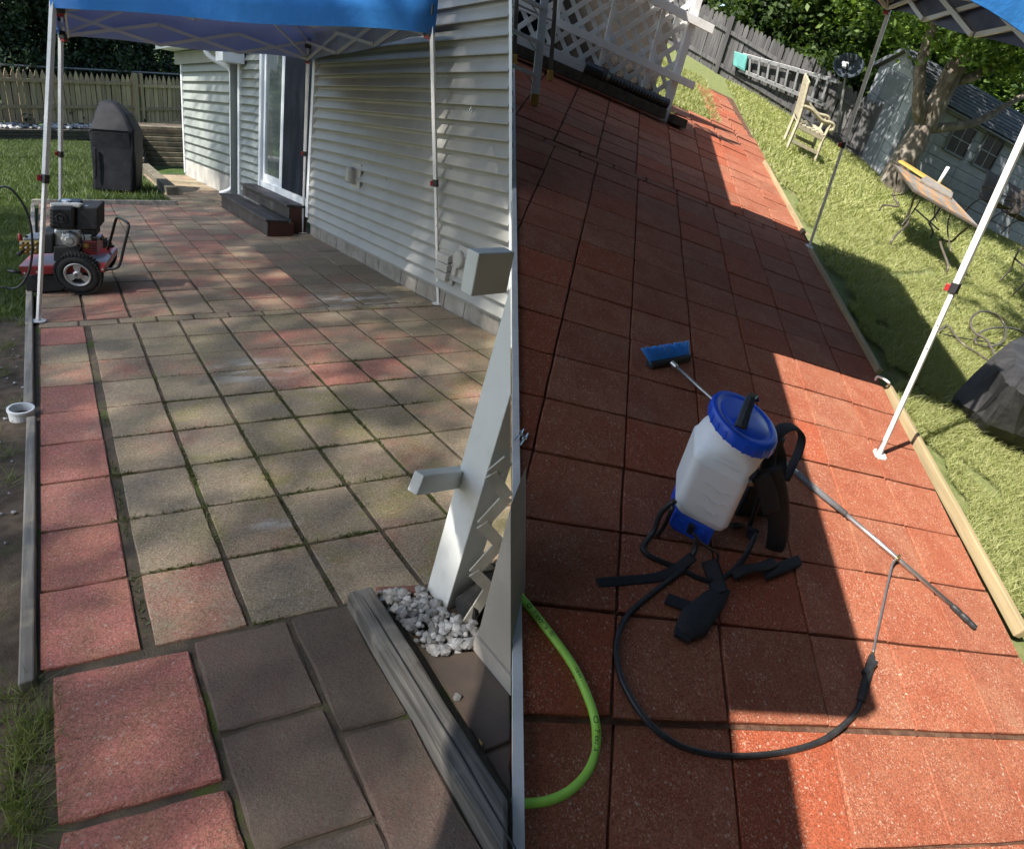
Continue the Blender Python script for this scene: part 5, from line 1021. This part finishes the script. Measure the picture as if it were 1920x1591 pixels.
# trees beyond the right fence and round the yard
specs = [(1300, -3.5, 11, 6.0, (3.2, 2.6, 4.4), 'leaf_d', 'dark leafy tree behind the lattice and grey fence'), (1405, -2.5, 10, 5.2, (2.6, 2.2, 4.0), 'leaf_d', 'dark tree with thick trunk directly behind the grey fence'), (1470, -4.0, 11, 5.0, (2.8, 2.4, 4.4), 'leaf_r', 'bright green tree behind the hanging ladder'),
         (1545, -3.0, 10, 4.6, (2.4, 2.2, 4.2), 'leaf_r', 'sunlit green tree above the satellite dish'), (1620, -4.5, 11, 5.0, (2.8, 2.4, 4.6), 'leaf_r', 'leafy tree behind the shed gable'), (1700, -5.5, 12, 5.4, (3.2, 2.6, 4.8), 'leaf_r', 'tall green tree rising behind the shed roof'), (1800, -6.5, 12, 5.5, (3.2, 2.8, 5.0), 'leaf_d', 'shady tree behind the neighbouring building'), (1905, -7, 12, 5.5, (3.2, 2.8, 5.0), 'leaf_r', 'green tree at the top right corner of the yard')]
for k, (x, d, h_, co_, rad, lm, lab) in enumerate(specs):
    q = FN.shp(x, 150)[0]; P_ = FN.at(q, 0, d); b = V3(P_[0], P_[1], R.z(P_[0], P_[1]) * .6)
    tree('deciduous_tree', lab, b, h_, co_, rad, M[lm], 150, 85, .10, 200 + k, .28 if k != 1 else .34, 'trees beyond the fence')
# undergrowth behind the fence
for k in range(7):
    P_ = FN.at(-2.6 + k * 1.35, .0, -1.2 - .4 * (k % 2)); rng = np.random.default_rng(300 + k); b = V3(P_[0], P_[1], P_[2])
    t = thing('shrub', 'leafy shrub behind the grey fence, %s from the lattice' % ('first', 'second', 'third', 'fourth', 'fifth', 'sixth', 'seventh')[k], 'shrub', b, 'shrubs behind the fence')
    MB().tube([b, b + Z * .9], .04, 6).build('stem', M['bark'], t); C_, r_ = crown(b + Z * 1.2, .9, .8, 1.1, 60, rng, .3, .25); bigmesh('foliage', leaves(C_, r_, 60, .08, rng), 4, M['leaf_d'], t)
# tall trees standing behind and left of the viewer: the patio on the left lies in their light shade
def filt(pts_per_m2, poly, t0, t1, size, seed, par):
    rng = np.random.default_rng(seed); xs = [a[0] for a in poly]; ys_ = [a[1] for a in poly]; n = int((max(xs) - min(xs)) * (max(ys_) - min(ys_)) * pts_per_m2); P_ = []
    for _ in range(n):
        x, y = rng.uniform(min(xs), max(xs)), rng.uniform(min(ys_), max(ys_))
        if inpoly(x, y, poly): P_.append(L.at(x, y) - SUN * rng.uniform(t0, t1))
    return np.array(P_)
def lim(x, y): P_ = L.px(x, y); return (P_[0], P_[1])
WB = tuple(np.array(lim(900, 620)) + np.array([1.75, 1.45]) * 1.25)
polys = [[lim(915, 1900), lim(905, 1250), lim(898, 760), lim(900, 620), WB, (-3.2, 6.5), (-6.5, 3.0), (-5, -2.5), (.2, -2.5)], [lim(900, 620), WB, (2.0, 9.5), (1.5, 14), (-6, 16), (-9, 8), (-6.5, 3.0), (-3.2, 6.5)], [(-6, 16), (1, 14), (2, 26), (-16, 30), (-26, 22), (-14, 6), (-9, 3), (-6.5, 3.0), (-9, 8)]]
SHADE = [1.0, 1.0, .10]
for k, pl_ in enumerate(polys):
    P_ = filt(112 * SHADE[k], pl_, 26, 33, .1, 400 + k, None); c = P_.mean(0); b = V3(c[0] - 1.5, c[1] - 1.5, L.z(c[0], c[1]) if c[0] > -25 else -6)
    t = thing('shade_tree', 'tall shade tree behind the viewer, %s' % ('nearest the house', 'over the tent', 'over the back lawn')[k], 'tree', b, 'tall shade trees')
    MB().tube(spline([b, b + (c - b) * .5, c], 4), list(np.linspace(.4, .12, 9)), 8).build('trunk', M['bark'], t, smooth=True)
    rng = np.random.default_rng(500 + k); bigmesh('crown', leaves(P_, np.full(len(P_), .6), 3, .10, rng), 4, M['leaf_d'], t)
for k, (x, y, h_) in enumerate(((13.5, 9, 13), (11, 2.5, 13), (10.5, -2, 13), (17, 4, 14))):  # unseen trees added to block low sky light from the right
    tree('sky_block_tree', ('unseen tall tree added beyond the right edge of the lawn', 'unseen tall tree added past the black cover at the right', 'unseen tall tree added behind the viewer to the right', 'unseen tallest tree added far past the right edge of the lawn')[k], V3(x, y, R.z(x, y) if y > 0 else -1.5), h_, 6.5, (3.0, 3.4, 7), M['leaf_d'], 220, 70, .17, 600 + k, .3, 'unseen sky-blocking trees')
ov = tree('overhead_sky_block_tree', 'unseen spreading tree added above the lawn to block overhead sky', V3(10.5, -1.5, R.z(10.5, -1.5)), 11, 13.0, (5.2, 6.0, 2.6), M['leaf_d'], 400, 70, .17, 640, .4, 'unseen sky-blocking trees', 8, .25, (-5.3, 4.5))  # unseen crown added overhead to darken the sky-lit shade below
for k, (x, y) in enumerate(((.5, -7.5), (5, -8), (10, -7.5))):  # unseen trees added to cut sky light coming over the rear wall
    tree('sky_block_tree', 'unseen dense tree added behind the rear sky-blocking wall, %s' % ('at its left end', 'at its middle', 'at its right end')[k], V3(x, y, -2), 16, 13.5, (3.6, 2.6, 8), M['leaf_d'], 300, 75, .2, 690 + k, .4, 'unseen sky-blocking trees')
for k, (x, d) in enumerate(((1330, -9), (1440, -10), (1560, -9.5), (1690, -11), (1850, -12))):
    q = FN.shp(x, 150)[0]; P_ = FN.at(q, 0, d); b = V3(P_[0], P_[1], 0)
    tree('tall_tree', 'tall tree far behind the grey fence, %s from the lattice' % ('first', 'second', 'third', 'fourth', 'fifth')[k], b, 16, 10, (4.2, 3.5, 9), M['leaf_d'], 240, 70, .20, 660 + k, .35, 'tall trees in the far background')
# ------------------------------------------------------------------ grass
def blades(P_, nrm, h, w, rng, lean=.5):
    n = len(P_); a = rng.uniform(0, 6.28, n); s = np.stack([np.cos(a), np.sin(a), np.zeros(n)], 1); hh_ = (h * rng.uniform(.3, 1.55, n))[:, None]; tip = P_ + (np.array([0, 0, 1.]) + rng.normal(size=(n, 3)) * lean * np.array([1, 1, .2])) * hh_
    return np.stack([P_ - s * w, P_ + s * w, tip], 1).reshape(-1, 3)
def field(G, n, u0, u1, v0, v1, rng, keep=None):
    u, v = rng.uniform(u0, u1, n), rng.uniform(v0, v1, n)
    if keep is not None: m = keep(u, v); u, v = u[m], v[m]
    return G.o + G.a * u[:, None] + G.b * v[:, None] - np.array([0, 0, .04])
rng = np.random.default_rng(9)
def vn(u, v, s=1.0): return np.sin(u * 1.7 * s + 2 * np.sin(v * 1.1 * s)) * np.cos(v * 1.3 * s + 1.5 * np.sin(u * .9 * s))
A_ = [blades(field(L, 90000, -14, 5.75, -50, -16.0, rng), L.n, .075, .010, rng), blades(field(L, 30000, -5, -.3, -16, -.6, rng), L.n, .055, .005, rng), blades(field(L, 12000, -3, -.32, -2, 12, rng, lambda u, v: vn(u, v, 2.2) > .25), L.n, .045, .003, rng, .8)]
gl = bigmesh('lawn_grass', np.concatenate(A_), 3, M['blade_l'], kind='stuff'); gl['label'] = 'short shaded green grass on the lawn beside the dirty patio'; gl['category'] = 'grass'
keep = lambda u, v: (vn(u, v, .9) > -.9) & ((u > 7.5 + .22 * np.sin(v * 1.7) + .12 * np.sin(v * 5.1)) | (v > 22))
B_ = [blades(field(R, 150000, 7.25, 13.5, -3, 12, rng, keep), R.n, .042, .0032, rng, .9), blades(field(R, 120000, 7.2, 22, 6, 21, rng, keep), R.n, .05, .006, rng, .9), blades(field(R, 60000, 6.9, 26, 20, 40, rng), R.n, .06, .012, rng, .9), blades(field(R, 12000, 3.2, 5.3, 25.8, 36, rng), R.n, .06, .012, rng), blades(field(R, 12000, 1.0, 3.2, 22.9, 38, rng), R.n, .06, .012, rng)]
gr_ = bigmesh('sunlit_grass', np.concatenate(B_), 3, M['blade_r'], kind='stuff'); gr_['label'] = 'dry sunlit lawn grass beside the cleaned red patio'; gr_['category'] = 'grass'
# weeds at the lower left and in the joints
for k in range(60):
    u, v = rng.uniform(-1.6, -.2), rng.uniform(0, 11.5); o_ = bpy.data.objects.new('pebble', SM[k % 6]); COL.objects.link(o_); o_.location = Vector(L.uv(u, v, -.012)); o_.scale = (rng.uniform(.006, .016),) * 3; o_.rotation_euler = (0, 0, k); o_.parent = bpy.data.objects['bare_soil']
Wd = []
for k in range(60):
    c = L.px(rng.uniform(2, 88), rng.uniform(1290, 1590)) if k < 34 else L.uv(rng.uniform(-1.5, -.3), rng.uniform(-.5, 10)); n = int(rng.integers(15, 45)); Wd.append(blades(c + rng.normal(size=(n, 3)) * np.array([.025, .025, 0]) - Z * .02, L.n, .055, .0022, rng, .9))
wd_ = bigmesh('weeds', np.concatenate(Wd), 3, M['weed'], kind='stuff'); wd_['label'] = 'grass weeds in the bare soil at the lower left'; wd_['category'] = 'weeds'
Mo = []
for k in range(230):
    j = int(rng.integers(0, 3)); u = rng.uniform(1, 7); v = rng.uniform(3, 9)
    if j == 0: u = round(u) + .0
    else: v = round(v)
    X = L.uv(u, v, -.006)
    if SEAM_N @ (X - EYE) > -.05 or (u > 4 and v > 8): continue
    n = 40; off = rng.normal(size=(n, 2)) * (np.array([.02, .12]) if j == 0 else np.array([.12, .02])); Mo.append(blades(X + off[:, :1] * L.a + off[:, 1:] * L.b, L.n, .010, .0035, rng, 1.2))
mo_ = bigmesh('joint_moss', np.concatenate(Mo), 3, M['moss'], kind='stuff'); mo_['label'] = 'green moss growing in the joints of the dirty patio'; mo_['category'] = 'moss'
# ------------------------------------------------------------------ backpack sprayer
HB = .17
BL, BR = R.px(1262, 955, HB), R.px(1360, 1006, HB); ev = BR - BL; eu = unit(ev); gv = unit(np.cross(Z, eu)); gv = gv if gv @ (EYE - BL) < 0 else -gv
gv = unit(V3(gv[0], gv[1], .22)); elen = np.linalg.norm(ev); dlen = elen * .92; cb0 = (BL + BR) / 2 + gv * dlen / 2; c0g = R.at(cb0[0], cb0[1])
def zrel(P_, x, y): return hgt(P_, x, y)
bodyh = (zrel(BL, 1297, 860) + zrel(BR, 1402, 901)) / 2
neckh = zrel(cb0, 1390, 824); lidb = zrel(cb0, 1393, 810); lidt = zrel(cb0, 1396, 792)
spray = thing('backpack_sprayer', 'white backpack sprayer with blue screw lid and black harness on red pavers', 'sprayer', c0g)
def rrect(c, hx, hy, n=6, ch=.3):
    pts = []
    for sx, sy in ((-1, -1), (1, -1), (1, 1), (-1, 1)):
        a0 = {(-1, -1): math.pi, (1, -1): 1.5 * math.pi, (1, 1): 0, (-1, 1): .5 * math.pi}[(sx, sy)]; rx = ch * min(hx, hy)
        for k in range(n): a = a0 + math.pi / 2 * k / (n - 1); pts.append(c + eu * (sx * (hx - rx) + rx * math.cos(a)) + gv * (sy * (hy - rx) + rx * math.sin(a)))
    return pts
def circ(c, r, n=24): return [c + eu * r * math.cos(a) + gv * r * math.sin(a) for a in (math.pi + (k + .5) * 2 * math.pi / n - .06 for k in range(n))]
hx, hy = elen / 2, dlen / 2; FS_ = Face(cb0, R.px(1400, 1000) - R.px(1300, 1000)); rl = 54 / 1.04 * np.linalg.norm(FS_.px(1406, 780) - FS_.px(1396, 780)) / 10
ringsS = [rrect(cb0 - Z * .015, hx * .80, hy * .80), rrect(cb0 + Z * .005, hx * .93, hy * .93), rrect(cb0 + Z * .03, hx * 1.0, hy * 1.0, ch=.36), rrect(cb0 + Z * bodyh * .45, hx * 1.02, hy * 1.02, ch=.36), rrect(cb0 + Z * bodyh * .96, hx * 1.02, hy * 1.02, ch=.36), rrect(cb0 + Z * bodyh * 1.0, hx * .99, hy * .99, ch=.38), rrect(cb0 + Z * (bodyh * 1.02), hx * .955, hy * .955, ch=.38)]
NSH = FS_.t * 1.7 * np.linalg.norm(FS_.px(1406, 780) - FS_.px(1396, 780)); ms = rrect(cb0 + NSH * .5 + Z * (bodyh + (neckh - bodyh) * .55), hx * 1.0, hy * 1.0, ch=.5); cn = circ(cb0 + NSH + Z * neckh, rl * .90); ringsS += [ms, [(a * .25 + b * .75) for a, b in zip(ms, cn)], cn, circ(cb0 + NSH + Z * (lidb + .01), rl * .9)]
tank = MB().loft(ringsS).build('tank', M['tank'], spray, smooth=True)
em_ = tank.modifiers.new('e', 'EDGE_SPLIT'); em_.split_angle = math.radians(38)
band = MB().loft([rrect(cb0 + Z * (bodyh * a), hx * 1.0245, hy * 1.0245, ch=.36) for a in (.12, .96)], cap=False).build('liquid_band', M['liquid'], tank, smooth=True)
for k in range(3):   # moulded gallon marks
    h_ = bodyh * (.30 + .2 * k); y0 = cb0 - gv * hy * 1.03
    MB().tube([y0 + eu * hx * -.35 + Z * h_, y0 + eu * hx * -.1 + Z * h_, y0 + eu * hx * .0 + Z * (h_ - .012), y0 + eu * hx * .3 + Z * (h_ - .012), y0 + eu * hx * .36 + Z * h_, y0 + eu * hx * .6 + Z * h_], .0035, 6).build('volume_mark', M['tank'], tank)
for k in range(2): MB().tube([cb0 - gv * hy * .97 + eu * hx * (-.35 + .05 * k) + Z * (bodyh + .03 + k * .02), cb0 - gv * hy * .95 + eu * hx * (.55 - .15 * k) + Z * (bodyh + .03 + k * .02)], .003, 6).build('moulded_line', M['tank'], tank)
lt = lidt + .015
lid = MB().loft([circ(cb0 + NSH + Z * h_, r, 40) for r, h_ in ((rl * .97, lidb), (rl * 1.04, lidb + .004), (rl * 1.04, lt - .018), (rl * 1.0, lt - .004), (rl * .93, lt), (rl * .84, lt), (rl * .80, lt - .005), (rl * .74, lt - .005), (rl * .70, lt + .001), (rl * .3, lt + .004), (.001, lt + .005))]).build('lid', M['bluep'], spray, smooth=True)
lid.modifiers.new('e', 'EDGE_SPLIT').split_angle = math.radians(40)
for k in range(44):
    a = 2 * math.pi * k / 44; rdir = eu * math.cos(a) + gv * math.sin(a)
    MB().box(cb0 + NSH + Z * ((lidb + lt) / 2 - .008) + rdir * rl * 1.045, rdir * .0015, np.cross(Z, rdir) * rl * .035, Z * (lt - lidb) * .33).build('lid_grip', M['bluep'], lid) if k % 2 else None
# lid handle
hpts = [FS_.px(1388, 801, rl * .75), FS_.px(1397, 776, rl * .5), FS_.px(1408, 745, rl * .15), FS_.px(1414, 740, .0), FS_.px(1416, 750, -.02)]
MB().tube(hpts, [.025, .022, .021, .020, .018], 8, flat=.35).build('carry_handle', M['black'], lid)
S_ = lambda x, y, d=0: FS_.px(x - 6, y, d)
# pump housing below the tank
pc = cb0 - Z * .01
MB().loft([[pc + eu * a * hx + gv * b * hy - Z * z for a, b in ((-.92, -.95), (.62, -.95), (.62, .6), (-.92, .6))] for z in (.0, .075)] + [[pc + eu * a * hx + gv * b * hy - Z * .10 for a, b in ((-.7, -.85), (.5, -.85), (.5, .5), (-.7, .5))]]).build('pump_housing', M['bluep'], spray, bevel=.008)
for a in (-.6, .2): MB().box(pc + eu * hx * a - gv * hy * .965 - Z * .03, eu * .018, gv * .006, Z * .010).build('housing_lug', M['bluep'], spray, bevel=.002)
MB().box(pc + eu * hx * -.2 - gv * hy * 1.0 - Z * .035, eu * .014, gv * .012, Z * .022).build('switch', M['black'], spray, bevel=.003)
# tubular back frame
def gp3(lst, n=5): return spline([R.px(x, y, h) for x, y, h in lst], n)
tf = .0125
MB().tube(gp3([(1266, 938, .24), (1240, 960, .15), (1226, 995, .06), (1209, 1018, tf), (1206, 1030, tf), (1222, 1044, tf), (1270, 1064, tf), (1326, 1088, tf), (1360, 1080, tf), (1395, 1045, tf + .02), (1418, 1000, .10)]), tf, 10).build('base_frame', M['black'], spray, smooth=True)
MB().tube(gp3([(1262, 950, .22), (1246, 985, .08), (1232, 1004, tf)]), tf * .8, 8).build('frame_stay', M['black'], spray, smooth=True)
for d, xo in ((-.02, 0), (-.16, 16)): MB().tube(spline([S_(1392 + xo, 1058, d), S_(1404 + xo, 1010, d), S_(1424 + xo, 950, d), S_(1440 + xo, 900, d), S_(1452 + xo, 850, d), S_(1458 + xo, 822, d)], 5), tf, 8).build('back_tube', M['black'], spray, smooth=True)
for y in (905, 985): MB().bar(S_(1404 - (y - 905) * .35, y, 0), S_(1440 - (y - 905) * .35, y, -.1), .03, .022).build('tank_bracket', M['black'], spray, bevel=.004)
def strap(pts, w, th, name, m=M['strap'], n=6, up=None): return MB().tube(spline(pts, n), w / 2, 8, flat=th / w, up=up).build(name, m, spray, smooth=True)
vw = unit(EYE - cb0)
MB().prism([S_(x, y, -.10) for x, y in ((1428, 880), (1466, 896), (1472, 985), (1450, 1052), (1378, 1050), (1374, 990))], -FS_.n * .03).build('back_pad', M['strap'], spray, bevel=.008)
strap([S_(1440, 905, .08), S_(1446, 868, .05), S_(1456, 825, .02), S_(1474, 803, -.02), S_(1496, 801, -.05), S_(1509, 818, -.05), S_(1504, 845, -.03), S_(1490, 875, .02), S_(1478, 900, .05)], .060, .020, 'shoulder_strap', up=vw)
strap([S_(1448, 880, .10), S_(1462, 930, .11), S_(1466, 980, .11), S_(1460, 1025, .10), S_(1440, 1056, .08)], .105, .024, 'shoulder_pad', up=vw)
strap([S_(1432, 892, .12), S_(1446, 925, .14), S_(1452, 960, .15)], .085, .014, 'webbing_panel', up=vw)
strap([S_(1462, 1000, -.05), S_(1484, 1012, -.08), S_(1492, 1036, -.08), S_(1478, 1060, -.02)], .060, .014, 'harness_strap', up=vw)
strap([S_(1461, 826, -.01), S_(1472, 862, .0), S_(1468, 900, .06)], .045, .012, 'harness_strap', up=vw)
strap([S_(1420, 990, .02), S_(1404, 1030, .05), S_(1380, 1066, .06)], .055, .016, 'harness_strap', up=vw)
strap([R.px(1372, 1078, .02), R.px(1398, 1066, .06), R.px(1428, 1062, .06), R.px(1452, 1052, .04)], .055, .018, 'harness_strap')
o = MB().prism([R.px(x, y, .02) for x, y in ((1428, 1068), (1494, 1044), (1502, 1062), (1436, 1090))], Z * .022).build('hip_pad', M['strap'], spray, bevel=.008)
strap([R.px(1119, 1092, .004), R.px(1180, 1087, .005), R.px(1236, 1081, .006), R.px(1268, 1066, .02), R.px(1300, 1042, .07)], .046, .005, 'waist_strap', up=R.n + .001)
MB().prism([R.px(x, y, .012) for x, y in ((1244, 1132), (1252, 1114), (1306, 1134), (1298, 1152))], Z * .012).build('belt_tab', M['strap'], spray, bevel=.004)
rb_ = random.Random(3)
def blob(cx, cy, h0, pts_, hh_): 
    rings = [[R.px(cx + (x - cx) * k, cy + (y - cy) * k, h_) for x, y in pts_] for k, h_ in ((1, .003), (1.0, hh_ * .5), (.8, hh_ * .85), (.4, hh_))]; return MB().loft(rings)
bl_ = blob(1318, 1145, 0, [(1266, 1172), (1280, 1140), (1322, 1108), (1352, 1094), (1370, 1106), (1356, 1140), (1336, 1170), (1322, 1192), (1300, 1198), (1278, 1188)], .055).build('waist_pad', M['strap'], spray, smooth=True)
for i in range(3): MB().box(R.px(1270 + i * 9, 1186 + i * 5, .02), eu * .012, gv * .018, Z * .010).build('buckle_prong', M['black'], spray, bevel=.003)
strap([R.px(1330, 1050, .05), R.px(1342, 1085, .03), R.px(1348, 1110, .05)], .075, .014, 'waist_strap', up=vw)
MB().tube(spline([R.px(1300, 1000, .2), R.px(1312, 1015, .14), R.px(1330, 1028, .10), R.px(1346, 1040, .06), R.px(1344, 1062, .03)], 5), .006, 6).build('pump_tube', M['black'], spray, smooth=True)
# delivery hose and lance
hr = .0115
hs = gp3([(1306, 1008, .13), (1303, 1030, .08), (1288, 1060, .03), (1262, 1082, .02), (1238, 1100, hr), (1200, 1130, hr), (1172, 1160, hr), (1157, 1200, hr), (1158, 1245, hr), (1176, 1295, hr), (1212, 1350, hr), (1258, 1388, hr - .002), (1300, 1406, hr - .03), (1350, 1415, hr - .03), (1410, 1416, hr - .03), (1480, 1407, hr - .03), (1540, 1388, hr - .022), (1580, 1360, hr), (1606, 1332, hr), (1614, 1312, hr)], 8)
o = MB().tube(hs, hr, 10).build('sprayer_hose', M['hose'], smooth=True); tag(o, 'black sprayer hose curving across the pavers to the lance', 'hose')
lan = thing('spray_lance', 'black gripped spray lance with thin bent metal tube', 'spray lance', R.px(1625, 1280))
g1_, g2_ = R.px(1614, 1312, .016), R.px(1632, 1248, .018)
gl_ = [g1_ + (g2_ - g1_) * k / 24 for k in range(25)]; MB().tube(gl_, [.0165 + (.0018 if k % 2 else 0) for k in range(25)], 10).build('grip', M['matblack'], lan, smooth=True)
MB().bar(R.px(1621, 1262, .02), R.px(1640, 1240, .03), .028, .03).build('trigger', M['black'], lan, bevel=.005); MB().tube([R.px(1631, 1250, .018), R.px(1635, 1230, .02)], [.021, .014], 10).build('collar', M['black'], lan)
MB().tube([R.px(1635, 1231, .02), R.px(1636, 1224, .02)], .010, 10).build('nut', M['brass'], lan)
MB().tube(gp3([(1636, 1226, .02), (1648, 1170, .028), (1662, 1105, .04), (1672, 1062, .052), (1676, 1052, .052), (1684, 1046, .04)]), .0058, 8).build('lance_tube', M['alu'], lan, smooth=True); MB().tube([R.px(1682, 1048, .045), R.px(1687, 1041, .035)], .009, 8).build('nozzle', M['brass'], lan)
# ------------------------------------------------------------------ broom with telescopic pole
brm = thing('deck_broom', 'blue bristled deck brush on long telescopic pole lying behind the sprayer', 'broom', R.px(1250, 690))
ba, bb = R.px(1217, 683, .03), R.px(1291, 669, .03); bd_ = unit(bb - ba); bl2 = np.linalg.norm(bb - ba)
MB().bar(ba, bb, .055, .045).build('brush_head', M['matblack'], brm, bevel=.012)
rngb = np.random.default_rng(5); bs_ = MB(); Fb = Face((ba + bb) / 2, bd_)
for k in range(46):
    for j in range(3):
        f = (k + .5 + rngb.uniform(-.3, .3)) / 46; p_ = ba + (bb - ba) * f + unit(R.b) * (-.014 + .016 * j) + Z * .012; tip = Fb.px(1204 + 86 * f + rngb.uniform(-3, 3), 654 - 13.5 * f + rngb.uniform(-2.5, 2.5), -.03 - .02 * j); bs_.bar(p_, tip, .0055, .0045)
bs_.build('bristles', M['bristle'], brm, kind=None)
h0_ = R.px(1261, 681, .05)
pole = [h0_, R.px(1345, 757, .035), R.px(1494, 886, .022)]
MB().tube(pole, .0105, 10).build('inner_pole', M['alu'], brm, smooth=True); MB().lathe(h0_, unit(pole[1] - h0_), [(.016, -.01), (.016, .03), (.011, .04)], 10).build('socket', M['alu'], brm)
MB().tube([R.px(1478, 873, .022), R.px(1496, 888, .022)], .015, 10).build('twist_lock', M['alu'], brm); 
MB().tube([R.px(1494, 886, .022), R.px(1540, 926, .022), R.px(1586, 964, .021)], .0185, 12).build('foam_grip', M['foam'], brm, smooth=True)
MB().tube([R.px(1584, 962, .021), R.px(1788, 1137, .018)], .0135, 12).build('outer_pole', M['alu'], brm, smooth=True)
tp_ = [R.px(1785 + 44 * k / 8, 1135 + 42 * k / 8, .02) for k in range(9)]; MB().tube(tp_, [.0155, .018, .018, .0165, .019, .0195, .0165, .017, .015], 12).build('pole_end', M['black'], brm)
# ------------------------------------------------------------------ lime hose with its print
lh = gp3([(961, 1096, .016), (975, 1117, .016), (1000, 1147, .016), (1040, 1198, .016), (1076, 1250, .016), (1102, 1306, .016), (1116, 1352, .014), (1117, 1398, -.024), (1102, 1444, -.026), (1070, 1480, -.026), (1030, 1500, -.026), (990, 1506, -.026), (961, 1504, -.026)], 10)
lime = MB().tube(lh, .0158, 14).build('lime_hose', M['lime'], smooth=True); tag(lime, 'thick lime green garden hose looping in from the left kerb', 'hose')
def hose_text(txt, i0, size, name):
    cu = bpy.data.curves.new('t', 'FONT'); cu.body = txt; cu.size = size; ob = bpy.data.objects.new('t', cu); COL.objects.link(ob); dg = bpy.context.evaluated_depsgraph_get(); me = bpy.data.meshes.new_from_object(ob.evaluated_get(dg)); bpy.data.objects.remove(ob)
    me.name = name; cum = [0]
    for a, b in zip(lh[i0:-1], lh[i0+1:]): cum.append(cum[-1] + np.linalg.norm(b - a))
    for v in me.vertices:
        s_ = min(max(v.co.x, 0), cum[-1] - 1e-4); k = max(j for j in range(len(cum)) if cum[j] <= s_); fr_ = (s_ - cum[k]) / (cum[k+1] - cum[k]); P_ = lh[i0+k] + (lh[i0+k+1] - lh[i0+k]) * fr_; t_ = unit(lh[i0+k+1] - lh[i0+k]); vd = unit(EYE - P_); vd = unit(vd - t_ * (vd @ t_)); sd_ = np.cross(vd, t_)
        a = (v.co.y - size * .33) / .0158 + .25; v.co = Vector(P_ + .0164 * (vd * math.cos(a) + sd_ * math.sin(a)))
    me.materials.append(M['ink']); o_ = bpy.data.objects.new(name, me); COL.objects.link(o_); o_.parent = lime
hose_text('O  Flexzilla  ®', 16, .025, 'hose_print'); hose_text('- 5/8 IN  -  - -', 40, .014, 'hose_print'); hose_text('O  Flexzilla', 58, .025, 'hose_print')
# quick-connect nozzles at the kerb
for k, (x, y) in enumerate(((977, 815), (985, 823))):
    nz = thing('hose_fitting', 'small metal hose fitting at the kerb, %s' % ('nearer the kerb', 'farther from the kerb')[k], 'hose fitting', R.px(x, y)); a, b = R.px(x - 11, y + 12, .012), R.px(x + 4, y - 10, .014)
    MB().tube([a, a + (b - a) * .45, a + (b - a) * .5, a + (b - a) * .7, a + (b - a) * .72, b], [.008, .008, .012, .012, .008, .006], 10).build('body', M['steel'], nz); MB().tube([a + (b - a) * .52, a + (b - a) * .62], .0135, 6).build('collar', M['steel'], nz)
